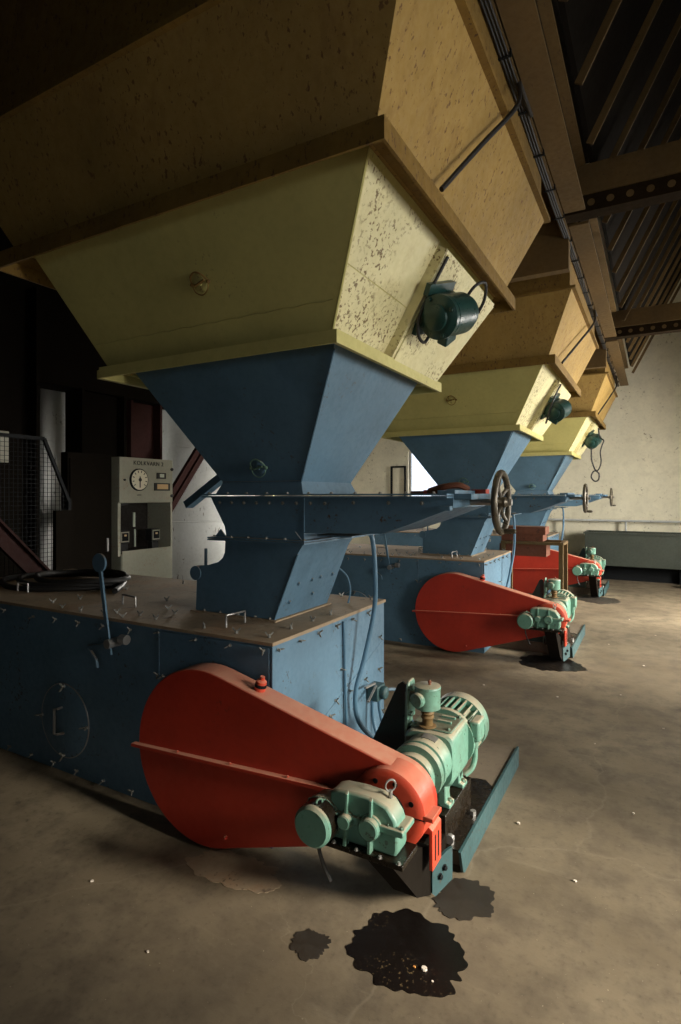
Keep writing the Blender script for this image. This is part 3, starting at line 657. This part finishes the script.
for k in range(4):
    a = PI / 4 + k * PI / 2; fixing(BOLT, 'bolt', cm + ax * .115 + (u_ * math.cos(a) + ax.cross(u_) * math.sin(a)) * .078, ax, vm, mat='teal')
vm.scale = (1.2, 1.2, 1.2)
vms = row(vm, [None, 'dark vibrator motor on the middle cream hopper', 'dark vibrator motor on the farthest cream hopper, above the hanging loop'])

# ================================================================== CABLES & HOSES
cm = c0 + nrm * .114
b = MB(); b.tube([rface(.462, 2.86, .068), rface(.457, 2.78, .07), rface(.45, 2.68, .075), rface(.445, 2.58, .09), rface(.46, 2.52, .12), rface(.51, 2.51, .13), rface(.54, 2.55, .12), c0 + nrm * .05 - u_ * .10], .0085, 8, 8)
tag(b.build('motor_cable', 'rubber', loc=rface(.45, 2.6, .07)), 'black cable drooping under the nearest vibrator motor', 'cable')
b = MB(); b.tube([cm - ax * .10 + u_ * .075, cm - ax * .12 + u_ * .15 + nrm * .02, cm - ax * .20 + u_ * .16 + nrm * .03, cm - ax * .26 + u_ * .07 + nrm * .03, cm - ax * .26 - u_ * .02 + nrm * .02], .0085, 8, 8)
tag(b.build('motor_cable', 'rubber', loc=cm), 'short black cable loop on the back end of the nearest vibrator motor', 'cable')
m2 = V((0, DY[1], 0)); m3 = V((0, DY[2], 0))
b = MB(); b.tube([m2 + rface(.47, 2.87, .075), m2 + rface(.44, 2.78, .09), m2 + rface(.42, 2.64, .12), m2 + rface(.43, 2.54, .15), m2 + rface(.49, 2.51, .14), m2 + c0 + nrm * .03 - u_ * .08], .010, 8, 8)
tag(b.build('motor_cable', 'rubber', loc=m2 + c0), 'black cable curling round the middle vibrator motor', 'cable')
h = m3 + cm + V((.03, -.1, -.05))
b = MB(); b.tube([h + V((-.06, 0, 0)), h + V((-.06, 0, -.15)), h + V((-.05, 0, -.30)), h + V((-.005, 0, -.44)), h + V((.06, 0, -.52)), h + V((.05, 0, -.62)), h + V((-.01, 0, -.64)), h + V((-.06, 0, -.57)), h + V((-.03, 0, -.48)), h + V((.05, 0, -.45)), h + V((.09, 0, -.32)), h + V((.08, 0, -.15)), h + V((.11, 0, -.03)), h + V((.13, 0, .04)), h + V((.07, 0, .10)), h + V((.05, 0, .25))], .012, 8, 6)
tag(b.build('motor_cable', 'rubber', loc=h), 'thin black cable with a loop hanging from the farthest vibrator motor', 'cable')

# blue hose from under each gate to the floor beside the housing
hs_b = MB(); hs_b.tube([(-1.46, 2.93, 1.43), (-1.43, 2.95, 1.40), (-1.425, 2.98, 1.2), (-1.44, 3.0, .98), (-1.48, 2.95, .70), (-1.51, 2.90, .52), (-1.51, 2.92, .36), (-1.47, 3.0, .24), (-1.40, 3.10, .18), (-1.30, 3.16, .135)], .014, 10, 8)
hose = hs_b.build('supply_hose', 'hose_blue', loc=(-1.46, 2.93, 1.43))
tag(hose, 'blue hose hanging from the nearest slide gate down the lit housing side', 'hose', 'blue supply hoses')
dup(hose, DY[1], 'blue hose hanging from the middle slide gate behind the handwheel'); dup(hose, DY[2], 'blue hose arching down from the farthest slide gate')
b = MB(); b.tube([(-1.552, 2.83, .93), (-1.545, 2.84, .55), (-1.545, 2.86, .13)], .008, 8, 5); tag(b.build('conduit_pipe', 'hose_blue', loc=(-1.55, 2.85, .13)), 'thin blue conduit down the lit housing side behind the hose', 'conduit')
b = MB(); b.tube([(-1.70, 3.16, .966), (-1.69, 3.17, 1.05), (-1.70, 3.14, 1.14), (-1.74, 3.09, 1.20)], .006, 6, 6); tag(b.build('signal_wire', 'hose_blue', loc=(-1.70, 3.16, .966)), 'thin grey-blue wire rising from housing top beside the nearest chute', 'wire')
# limit switch on the housing side
ls = thing('limit_switch', 'small blue-grey switch box with cables on the lit side of the nearest housing', 'switch', (-1.56, 3.19, .42))
b = MB(); b.box(-1.555, -1.48, 3.13, 3.24, .385, .475); b.lathe((-1.48, 3.19, .43), (1, 0, 0), [(0, .04), (.03, .04), (.035, .03)], 16); b.build('body', 'bluegreen', ls, bevel=.006)
b = MB(); b.bar((-1.50, 3.15, .48), (-1.47, 2.98, .44), .012, .008); b.bar((-1.50, 3.13, .50), (-1.50, 3.0, .51), .014, .01); b.build('trip_arm', 'steel', ls)
for pts in ([(-1.46, 3.22, .44), (-1.42, 3.27, .43), (-1.37, 3.30, .36), (-1.33, 3.32, .22), (-1.30, 3.32, .13)], [(-1.50, 3.19, .39), (-1.49, 3.19, .30), (-1.46, 3.20, .20), (-1.40, 3.22, .13)], [(-1.52, 3.14, .39), (-1.51, 3.13, .28), (-1.47, 3.12, .18), (-1.42, 3.14, .13)]):
    b = MB(); b.tube(pts, .011, 8, 6); b.build('cable', 'hose_blue', ls)

# coiled hose on the housing top, left
pts = []
for k in range(3):
    for i in range(24):
        a = 2 * PI * i / 24; rr = .40 - .045 * k
        pts.append((-4.02 + .10 * k + rr * 1.25 * math.cos(a + 1.0), 2.78 + .02 * k + rr * .85 * math.sin(a + 1.0), .985 + .022 * k + .006 * math.sin(3 * a)))
pts += [(-3.80, 3.08, 1.02), (-3.60, 3.02, .99), (-3.42, 2.85, .984), (-3.28, 2.68, .984)]
b = MB(); b.tube(pts, .021, 10, 3); tag(b.build('coiled_hose', 'rubber', loc=(-4.0, 2.78, .964)), 'black rubber hose coiled on the dusty top of the nearest housing', 'hose')

# blue channel stub left of the gate
b = MB(); b.bar((-3.10, 3.20, 1.575), (-2.20, 3.20, 2.12), .055, .075, (0, 1, 0)); b.build('side_channel', 'blue', bh)

# ================================================================== THINGS BETWEEN THE MACHINES
# red handled tool on the tail of near gate
tl = thing('pipe_wrench', 'rusty red tool lying on the blue gate flange near the handwheel', 'tool', (-0.990, 2.75, 1.668))
b = MB(); b.bar((-1.160, 2.90, 1.664), (-0.790, 2.80, 1.664), .03, .016); b.build('shaft', 'rustwood', tl)
b = MB(); b.bar((-0.820, 2.81, 1.667), (-0.720, 2.78, 1.667), .034, .02); b.bar((-1.080, 2.88, 1.667), (-0.960, 2.85, 1.667), .034, .02); b.build('grip', 'red2', tl)
b = MB(); b.tube([(-1.040, 2.84, 1.672), (-0.960, 2.80, 1.69), (-0.880, 2.82, 1.70), (-0.840, 2.86, 1.68)], .016, 8, 5); b.build('jaw', 'rustwood', tl)

# rust-red boards stacked on a welded stand between the middle and far machine
SX0, SX1, SY0, SY1 = -1.72, -1.02, 7.45, 7.85
st = thing('steel_stand', 'rusty angle-iron stand beside the middle machine, carrying red boards', 'stand', (-1.35, 7.6, 0))
SZ = 1.06
for x in (SX0, SX1):
    for y in (SY0, SY1):
        b = MB(); b.box(x - .025, x + .025, y - .025, y + .025, 0, SZ - .03); b.build('leg', 'beam', st)
b = MB()
b.box(SX0 - .03, SX1 + .03, SY0 - .03, SY0 + .02, SZ - .035, SZ); b.box(SX0 - .03, SX1 + .03, SY1 - .02, SY1 + .03, SZ - .035, SZ)
b.box(SX0 - .03, SX0 + .02, SY0, SY1, SZ - .035, SZ - .001); b.box(SX1 - .02, SX1 + .03, SY0, SY1, SZ - .035, SZ - .001); b.build('top_frame', 'beam', st)
b = MB(); b.bar((SX0, SY0 - .03, .12), (SX1 - .05, SY0 - .03, .55), .03, .012, (0, 1, 0)); b.build('diagonal_brace', 'beam', st)
b = MB(); b.box(-1.78, -1.20, 7.48, 7.80, SZ - .19, SZ - .04); b.build('hanging_tray', 'rustwood', st)
tag((lambda b: b.box(-1.76, -1.24, 7.50, 7.78, SZ, SZ + .085))(MB()).build('board_block', 'rustwood', loc=(-1.5, 7.6, SZ), bevel=.004), 'lower rust-red block lying on the steel stand', 'block', 'blocks on the stand')
tag((lambda b: b.box(-1.74, -1.21, 7.49, 7.77, SZ + .086, SZ + .185))(MB()).build('board_block', 'rustwood', loc=(-1.5, 7.6, SZ + .086), bevel=.004), 'upper rust-red block on top of the pair on the stand', 'block', 'blocks on the stand')

# grey trough and handrail by the back wall
tk = thing('trough', 'long grey-green steel trough on dark feet along the pale back wall', 'trough', (.6, 12.1, 0))
TX0, TX1, TY0, TY1, TZ0, TZ1 = -1.20, 3.0, 11.95, 12.65, .30, .90
b = MB(); w = .02
b.loft([[(TX0, TY0, TZ0), (TX1, TY0, TZ0), (TX1, TY1, TZ0), (TX0, TY1, TZ0)], [(TX0, TY0, TZ1), (TX1, TY0, TZ1), (TX1, TY1, TZ1), (TX0, TY1, TZ1)], [(TX0 + w, TY0 + w, TZ1), (TX1 - w, TY0 + w, TZ1), (TX1 - w, TY1 - w, TZ1), (TX0 + w, TY1 - w, TZ1)], [(TX0 + w, TY0 + w, TZ0 + .03), (TX1 - w, TY0 + w, TZ0 + .03), (TX1 - w, TY1 - w, TZ0 + .03), (TX0 + w, TY1 - w, TZ0 + .03)]])
b.build('basin', 'tank', tk)
b = MB(); b.ring((TX0 - .03, TX1 + .03, TY0 - .03, TY1 + .03), (TX0 + .01, TX1 - .01, TY0 + .01, TY1 - .01), TZ1, TZ1 + .03); b.build('rim', 'tank', tk)
for x in (TX0 + .25, .45, 2.2):
    b = MB(); b.box(x - .06, x + .06, TY0 + .15, TY1 - .05, 0, TZ0); b.build('foot', 'black', tk)
b = MB(); b.box(TX0, TX1, TY0 + .30, TY0 + .34, 0, TZ0); b.build('back_skirt', 'black', tk)
b = MB(); b.box(.42, .60, 11.6, 11.8, 0, .10); b.box(.46, .56, 11.64, 11.76, .10, .14); tag(b.build('wheel_chock', 'black', loc=(.5, 11.7, 0), bevel=.01), 'small black block on the floor at the right end of the trough in view', 'block')
hr = thing('handrail', 'thin grey handrail above the trough against the pale back wall', 'railing', (0, 12.72, 0))
b = MB(); b.tube([(-4.0, 12.75, 1.13), (3.3, 12.75, 1.13)], .022, 10); b.build('rail', 'silver', hr)
for x in (-3.0, -1.7, -.52, .9, 2.3):
    b = MB(); b.cyl((x, 12.75, 0), (x, 12.75, 1.12), .02); b.build('post', 'silver', hr)

# ================================================================== LEFT BACKGROUND
cb = thing('control_cabinet', 'grey control cabinet lettered KOLKVARN 2 with round dial and open bay', 'cabinet', (-5.75, 4.97, 0))
X = -5.5; Y0, Y1 = 4.55, 5.39; XB = -5.95
b = MB(); b.box(XB, X, Y0, Y1, 1.555, 2.10); b.box(XB, X, Y0 + .03, Y1, 0, .95)
b.box(XB, XB + .02, Y0 + .03, Y1, .95, 1.555); b.box(XB, X + .006, Y0 - .02, Y0 + .02, .93, 1.56); b.box(XB, X, Y1 - .03, Y1, .95, 1.555); b.build('carcass', 'cabinet', cb)
b = MB(); b.box(X, X + .012, Y0, Y1 - .005, 1.56, 2.10); pn = b.build('instrument_panel', 'cabinet', cb, bevel=.003)
b = MB(); b.box(X, X + .010, Y0 + .04, Y1 - .01, .0, .985); b.build('lower_panel', 'cabinet', cb, label='lower grey panel with reddish scuffs')
b = MB(); b.box(XB + .021, XB + .03, Y0 + .03, Y1 - .03, .95, 1.555); b.box(XB + .03, X - .03, Y0 + .02, Y1 - .03, .951, .96); b.build('bay_back', 'walldark', cb)
PY = lambda f: Y0 + (Y1 - Y0) * f
b = MB(); b.lathe((X + .012, PY(.33), 1.835), (1, 0, 0), [(0, .135), (.02, .135), (.024, .125)], 40); dl = b.build('dial', 'black', cb)
b = MB(); b.lathe((X + .036, PY(.33), 1.835), (1, 0, 0), [(0, .122), (.002, .122)], 40); b.build('dial_face', 'dial', dl)
b = MB()
for k in range(10):
    a = math.radians(-130 + k * 260 / 9) + PI / 2; d = V((0, math.cos(a), math.sin(a))); c = V((X + .039, PY(.33), 1.835)); b.bar(c + d * .085, c + d * .112, .010, .003, (1, 0, 0))
b.build('dial_ticks', 'ink', dl)
c = V((X + .042, PY(.33), 1.835)); b = MB(); b.bar(c + V((0, 0, .04)), c - V((0, 0, .095)), .014, .003, (1, 0, 0)); b.lathe(c, (1, 0, 0), [(0, .022), (.005, .022)], 16); b.build('dial_pointer', 'ink', dl)
for (f0, f1, z0, z1, mt) in ((.67, .84, 1.855, 1.93, 'glassy'), (.62, .92, 1.705, 1.80, 'amber')):
    b = MB(); b.box(X + .012, X + .03, PY(f0), PY(f1), z0, z1); mm = b.build('panel_meter', 'ink', cb)
    b = MB(); b.box(X + .03, X + .032, PY(f0 + .045), PY(f1 - .04), z0 + .018, z1 - .014); b.build('meter_face', mt, mm)
b = MB(); b.cyl((X + .012, PY(.08), 1.83), (X + .03, PY(.08), 1.83), .012); b.box(X + .012, X + .016, PY(.31), PY(.38), 1.645, 1.655); b.cyl((X + .012, PY(.97), 1.98), (X + .03, PY(.97), 1.98), .02); b.cyl((X + .012, PY(.97), 1.64), (X + .03, PY(.97), 1.64), .02); b.build('panel_fitting', 'ink', cb)
cu = bpy.data.curves.new('lettering', 'FONT'); cu.body = 'KOLKVARN 2'; cu.size = .072; cu.extrude = .003; cu.align_x = 'CENTER'; cu.space_character = 1.12; cu.materials.append(M['ink'])
tmp = bpy.data.objects.new('tmp', cu); COL.objects.link(tmp); bpy.context.view_layer.update()
lm = bpy.data.meshes.new_from_object(tmp.evaluated_get(bpy.context.evaluated_depsgraph_get())); bpy.data.objects.remove(tmp); bpy.data.curves.remove(cu)
lm.materials.clear(); lm.materials.append(M['ink']); lt = bpy.data.objects.new('lettering', lm); COL.objects.link(lt); lt.parent = cb
lt.location = V((X + .014, PY(.52), 2.015)) - wloc(cb); lt.rotation_euler = (PI / 2, 0, PI / 2)
for f in (.12, .70):
    b = MB(); b.box(X - .22, X - .10, PY(f), PY(f + .17), 1.06, 1.22); b.box(X - .20, X - .11, PY(f + .02), PY(f + .15), .96, 1.06); rl = b.build('relay_unit', 'ink', cb, bevel=.01)
    b = MB(); b.box(X - .10, X - .095, PY(f + .015), PY(f + .155), 1.08, 1.205); fr = b.build('relay_window', 'cabinet', rl)
    b = MB(); b.box(X - .095, X - .092, PY(f + .03), PY(f + .14), 1.095, 1.19); b.build('relay_glass', 'black', rl)
    b = MB(); b.box(X - .092, X - .090, PY(f + .065), PY(f + .105), 1.15, 1.172); b.build('relay_tag', 'amber', rl)
b = MB(); b.box(X - .25, X - .24, PY(.50), PY(.535), 1.25, 1.43); b.box(X - .25, X - .24, PY(.52), PY(.545), 1.0, 1.22); b.build('gauge_tube', 'glassy', cb)
b = MB(); b.bar((X - .05, PY(.06), 1.53), (X - .05, PY(.20), 1.55), .02, .03); b.build('stay', 'ink', cb)

def dark_box(name, label, cat, x0, x1, y0, y1, z0, z1, mat='shade_black', group=None):
    t_ = thing(name, label, cat, ((x0 + x1) / 2, (y0 + y1) / 2, z0), group)
    MB().box(x0, x1, y0, y1, z0, z1).build('body', mat, t_, bevel=.01)
    return t_
sw = dark_box('switchgear_cabinet', 'black switchgear cabinet standing left of the grey control cabinet', 'cabinet', -5.68, -5.56, 3.93, 4.50, 0, 2.12)
b = MB(); b.box(-5.56, -5.545, 3.95, 4.47, .1, 2.06); dd = b.build('door', 'shade_black', sw, bevel=.003)
b = MB(); b.bar((-5.535, 4.42, 1.0), (-5.535, 4.42, 1.15), .02, .02); b.build('door_handle', 'steel', dd)
def column(label, x, y, w, z1, mat='maroon'):
    t_ = thing('steel_column', label, 'column', (x, y, 0), 'dark steel columns on the left')
    b = MB(); b.box(x - .02, x + .02, y - w / 2, y + w / 2, .02, z1); b.build('web', mat, t_)
    for s in (-1, 1):
        b = MB(); b.box(x - .17, x + .17, y + s * w / 2 - .02, y + s * w / 2 + .02, .02, z1); b.build('flange', mat, t_)
    b = MB(); b.box(x - .22, x + .22, y - w / 2 - .08, y + w / 2 + .08, 0, .02); b.build('base_plate', 'black', t_)
    return t_
column('dark column at the left edge behind the wire mesh screen', -6.0, 3.12, 1.30, 3.9, 'shade_black')
column('dark maroon column right of the bright silver strip', -6.6, 5.10, .66, 3.018, 'shade_black')
column('dark maroon column rising above the grey control cabinet', -6.75, 5.95, .55, 3.018, 'maroon')
b = MB(); b.box(-6.9, -6.5, 1.0, 6.9, 3.02, 5.0); tag(b.build('masking_beam', 'shade_black', loc=(-6.7, 4.8, 3.02)), 'near-black overhead beam over the left columns, deepened to cover the lit wall', 'beam')  # height added to black out the lit wall behind it
b = MB(); b.box(-5.80, -5.765, 3.02, 3.42, 1.98, 2.30); tag(b.build('junction_box', 'cabinet', loc=(-5.8, 3.2, 1.98), bevel=.01), 'small grey box on the dark column at the left edge', 'box')
# wire mesh screen
ms = thing('mesh_screen', 'wire mesh guard screen with a cut corner, in front of the silver strip', 'screen', (-5.2, 3.1, 0))
outl = [(2.2, .05), (3.66, .05), (3.69, 1.58), (3.42, 2.20), (2.2, 2.20)]
b = MB()
for i in range(5): a = outl[i]; c = outl[(i + 1) % 5]; b.bar((-5.2, a[0], a[1]), (-5.2, c[0], c[1]), .03, .03, (1, 0, 0))
b.build('frame', 'black', ms)
b = MB()
ymax = lambda z: 3.67 if z < 1.58 else 3.69 - (z - 1.58) * .27 / .62
z = .08
while z < 2.19: b.bar((-5.2, 2.2, z), (-5.2, ymax(z), z), .004, .004, (1, 0, 0)); z += .042
y = 2.24
while y < 3.66:
    zt = 2.2 if y < 3.42 else 2.2 - (y - 3.42) * .62 / .27
    b.bar((-5.2, y, .05), (-5.2, y, zt), .004, .004, (1, 0, 0)); y += .042
b.build('wire_mesh', 'black', ms)
b = MB(); b.box(-5.15, -5.10, 3.48, 3.66, .0, 1.50); tag(b.build('guard_plate', 'shade_black', loc=(-5.12, 3.57, .05)), 'dark upright plate at the right end of the mesh screen', 'plate')
br = thing('diagonal_brace', 'brown steel diagonal brace leaning across the mesh screen', 'brace', (-5.02, 3.0, .3))
b = MB(); b.bar((-5.03, 2.45, 1.78), (-5.03, 4.05, .065), .16, .012, (1, 0, 0)); b.build('web', 'maroon', br)
for s in (-.075, .075):
    b = MB(); d = V((0, .68, .73)) * s; b.bar(V((-5.01, 2.45, 1.78)) + d, V((-5.01, 4.05, .065)) + d, .02, .05, (1, 0, 0)); b.build('flange', 'maroon', br)
br2 = thing('diagonal_brace', 'maroon diagonal brace rising to the right behind the grey control cabinet', 'brace', (-6.0, 6.0, 1.0))
dv = V((0, .547, .678)).normalized()
for s in (-.06, .06):
    b = MB(); d = V((0, .78, -.63)) * s; p = V((-6.02, 5.9, 1.60)) + d; b.bar(p - dv * 2.2, p + dv * 2.4, .085, .06, (1, 0, 0)); b.build('flange', 'maroon', br2)
b = MB(); p = V((-6.04, 5.9, 1.60)); b.bar(p - dv * 2.2, p + dv * 2.4, .12, .012, (1, 0, 0)); b.build('web', 'maroon', br2)
# silver silos
def silo(label, x, y, r, z1):
    t_ = thing('silo', label, 'tank', (x, y, 0), 'silver silos')
    MB().lathe((x, y, 0), (0, 0, 1), [(0, r), (z1, r)], 64).build('shell', 'silver', t_)
    for z in (1.2, 2.45):
        b = MB(); b.torus((x, y, z), (0, 0, 1), r, .008, 64, 6); b.build('weld_hoop', 'silver', t_)
    return t_
silo('silver cylindrical silo behind the grey control cabinet', -7.25, 7.9, .92, 5.2)
silo('silver cylindrical silo glimpsed as a bright strip left of the black cabinet', -8.5, 5.25, .75, 5.2)

# ================================================================== OVERHEAD STEEL
def girder(label, y0, y1):
    t_ = thing('girder', label, 'girder', (-.52, (y0 + y1) / 2, 3.77), 'overhead girder lengths')
    MB().box(-.60, -.455, y0, y1, 3.77, 3.79).build('bottom_flange', 'beam', t_)
    MB().box(-.535, -.515, y0, y1, 3.79, 4.10).build('web', 'darksteel', t_)
    MB().box(-.60, -.455, y0, y1, 4.10, 4.12).build('top_flange', 'beam', t_)
girder('ochre girder length above the nearest hopper at the top of the view', -1.0, 4.56)
girder('ochre girder length between the two perforated cross beams', 4.80, 8.42)
girder('ochre girder length beyond the second cross beam by the back wall', 8.66, 12.3)
def crossbeam(label, y):
    t_ = thing('cross_beam', label, 'beam', (1.5, y, 3.77), 'perforated cross beams')
    MB().box(-.62, WX1 - .02, y - .09, y + .09, 3.90, 4.12).build('side_plate', 'beam', t_)
    MB().box(-.62, WX1 - .02, y - .07, y + .07, 3.775, 3.90).build('perforated_strip', 'darksteel', t_)
    n = 14
    for i in range(n):
        x = -.42 + i * .13 * (1 if i < 99 else 1)
        b = MB(); b.lathe((x, y - .072, 3.838), (0, 1, 0), [(0, .026), (.004, .026)], 16); b.build('rivet_hole', 'beam', t_)
crossbeam('perforated brown cross beam nearer the camera, upper right', 4.68)
crossbeam('perforated brown cross beam farther off, before the back wall', 8.54)
for k, (y, l) in enumerate(((4.95, 'dark brown beam across the front of the middle bunker hopper top'), (8.98, 'dark brown beam across the front of the farthest bunker hopper top'))):
    b = MB(); b.box(-4.5, -.62, y, y + .09, 3.50, 3.90); tag(b.build('support_beam', 'beam', loc=(-2.5, y, 3.5)), l, 'beam', 'bunker support beams')
# sloping bunker wall with stiffening ribs
bw = thing('bunker_wall', 'dark bunker wall sloping up to the right above the girder', 'bunker', (.6, 5.5, 3.9))
b = MB(); b.prism([(-.43, 4.13), (-.40, 4.13), (1.80, 8.45), (1.77, 8.45)], 'Y', -1.0, 12.2); b.build('sloping_plate', 'shade_black', bw)
dn = V((2.2, 0, 4.32)).normalized(); pn_ = V((dn.z, 0, -dn.x))
y = .35
while y < 12.2:
    p = V((-.40, y, 3.98)); b = MB(); b.loft([[p + V((0, -.008, 0)), p + V((0, .008, 0)), p + V((0, .008, 0)) + pn_ * .045, p + V((0, -.008, 0)) + pn_ * .045], [q_ + dn * 4.7 for q_ in (p + V((0, -.008, 0)), p + V((0, .008, 0)), p + V((0, .008, 0)) + pn_ * .045, p + V((0, -.008, 0)) + pn_ * .045)]])
    b.build('stiffening_rib', 'beam', bw); y += .62
# cable run beside the girder with branches to each hopper
cr = thing('cable_tray', 'narrow overhead cable tray with clipped cables along the girder', 'cable tray', (-.63, 5.5, 3.75))
b = MB(); b.box(-.665, -.605, -1.0, 12.2, 3.755, 3.762); b.build('tray', 'beam', cr)
for x in (-.650, -.635, -.620):
    b = MB(); b.tube([(x + .004 * math.sin(i * 1.3), -1 + i * .6, 3.747 + .003 * math.sin(i * 2)) for i in range(23)], .0065, 6); b.build('cable', 'rubber', cr)
y = .5
while y < 12.1:
    b = MB(); b.box(-.672, -.598, y - .008, y + .008, 3.738, 3.742); b.box(-.606, -.598, y - .008, y + .008, 3.742, 3.775); b.build('clip', 'black', cr); y += .45
for k, (l, p, q_) in enumerate((('black cable branching from the overhead tray down to the nearest hopper rim', (-.63, 2.95, 3.745), (-.79, 2.30, 2.94)), ('black cable branching down to the middle hopper rim', (-.63, 6.95, 3.745), (-.80, 5.90, 2.94)), ('black cable branching down to the farthest hopper rim', (-.63, 11.0, 3.745), (-.80, 9.9, 2.94)))):
    p = V(p); q_ = V(q_); b = MB(); b.tube([p + V((.03, .30, 0)), p + V((.03, .05, -.01)), p + V((.04, -.06, -.06)), V((-.578, p.y * .72 + q_.y * .28, 3.50)), V((-.68, p.y * .35 + q_.y * .65, 3.22)), q_], .0115, 8, 6)
    tag(b.build('branch_cable', 'rubber', loc=p), l, 'cable', 'branch cables')

# ================================================================== FLOOR MARKS AND DEBRIS
def puddle(label, x, y, rx, ry, rot, seed, mat='oil', wob=.10):
    r_ = random.Random(seed); n = 200; hs = [(h_, r_.uniform(.5, 1.3) * (1.0 / h_ ** .8), r_.uniform(0, 6.28)) for h_ in range(2, 34)]; P = []
    for i in range(n):
        a = 2 * PI * i / n
        k = 1 + wob * sum(am * math.sin(h_ * a + p_) for h_, am, p_ in hs)
        u, v = rx * k * math.cos(a), ry * k * math.sin(a)
        P.append((x + u * math.cos(rot) - v * math.sin(rot), y + u * math.sin(rot) + v * math.cos(rot)))
    o = MB().prism(P, 'Z', .0005, .0025).build('oil_puddle', mat, loc=(x, y, 0)); tag(o, label, 'oil puddle', 'oil puddles'); return o
puddle('large black oil puddle on the floor below the nearest gearbox', -.785, 1.915, .205, .185, .4, 3)
puddle('small dark oil spot left of the large puddle', -1.11, 1.765, .075, .062, .2, 5, 'stain', .14)
puddle('dark damp oil patch at the front tip of the nearest plinth', -.68, 2.27, .13, .11, .9, 8, 'stain', .13)
puddle('black oil puddle on the floor in front of the middle machine', -.90, 5.86, .30, .26, .2, 11)
puddle('dark oil patch at the front tip of the farthest plinth', -.78, 9.75, .32, .30, .2, 14, 'stain')
puddle('faint brown stain on the floor under the nearest red guard', -1.62, 1.95, .24, .10, .1, 21, 'top', .12)
rd = random.Random(4)
def chip(x, y, s, mat, label, group='paint chips on the floor'):
    b = MB(); n = 7; P = [(x + s * rd.uniform(.6, 1) * math.cos(2 * PI * i / n), y + s * rd.uniform(.6, 1) * math.sin(2 * PI * i / n)) for i in range(n)]
    o = b.prism(P, 'Z', .0026, .0026 + s * .5).build('paint_chip', mat, loc=(x, y, .0026)); tag(o, label, 'debris', group)
chip(-.700, 1.862, .013, 'chip', 'white pebble on the right side of the large oil puddle')
chip(-.735, 1.855, .006, 'chip_o', 'yellow-orange speck left of the white pebble in the puddle')
chip(-1.215, 1.30, .009, 'chip_o', 'orange paint chip alone on the floor left of the small oil spot')
chip(-.66, 1.83, .005, 'chip', 'tiny pale chip at the lower edge of the large oil puddle')
chip(-.60, 2.92, .010, 'chip', 'pale chip on the open floor right of the nearest plinth')
chip(.09, 2.28, .006, 'chip_o', 'orange chip on the floor toward the lower right corner')
for x, y in ((-.3, 2.6), (-.1, 3.3), (-.35, 4.1), (.05, 4.6), (-.25, 5.2), (-.7, 4.9), (-.1, 6.2), (-.45, 6.9), (-1.6, 1.45), (-2.1, 1.6), (-.45, 1.75), (.0, 7.6), (-.3, 8.4), (-1.3, 4.9)):
    chip(x, y, rd.uniform(.006, .011), 'chip', 'tiny pale paint chip scattered on the open floor', 'scattered paint chips')

# ================================================================== LIGHT, WORLD, CAMERA
w = bpy.data.worlds.new('world'); SC.world = w; w.use_nodes = True
bgd = w.node_tree.nodes['Background']; bgd.inputs[0].default_value = (.75, .85, 1, 1); bgd.inputs[1].default_value = 2.2
SL = bpy.data.lights.new('sun', 'SUN'); SL.energy = 10; SL.angle = math.radians(11); SL.color = (1, .92, .78)
so = bpy.data.objects.new('sun', SL); COL.objects.link(so); so.location = (9, 2, 6)
so.rotation_euler = V((-.92, .05, -.40)).to_track_quat('-Z', 'Y').to_euler()
cam = bpy.data.cameras.new('camera'); co = bpy.data.objects.new('camera', cam); COL.objects.link(co)
co.location = (0, 0, 1.65); co.rotation_euler = (PI / 2, 0, math.radians(29.05))
cam.sensor_fit = 'HORIZONTAL'; cam.sensor_width = 36; cam.lens = 36 * 567 / 681; cam.shift_y = -17 / 681; cam.clip_start = .02
SC.camera = co
vs = SC.view_settings; vs.view_transform = 'Standard'; vs.look = 'None'; vs.gamma = 1; vs.use_curve_mapping = False; vs.exposure = 0.0
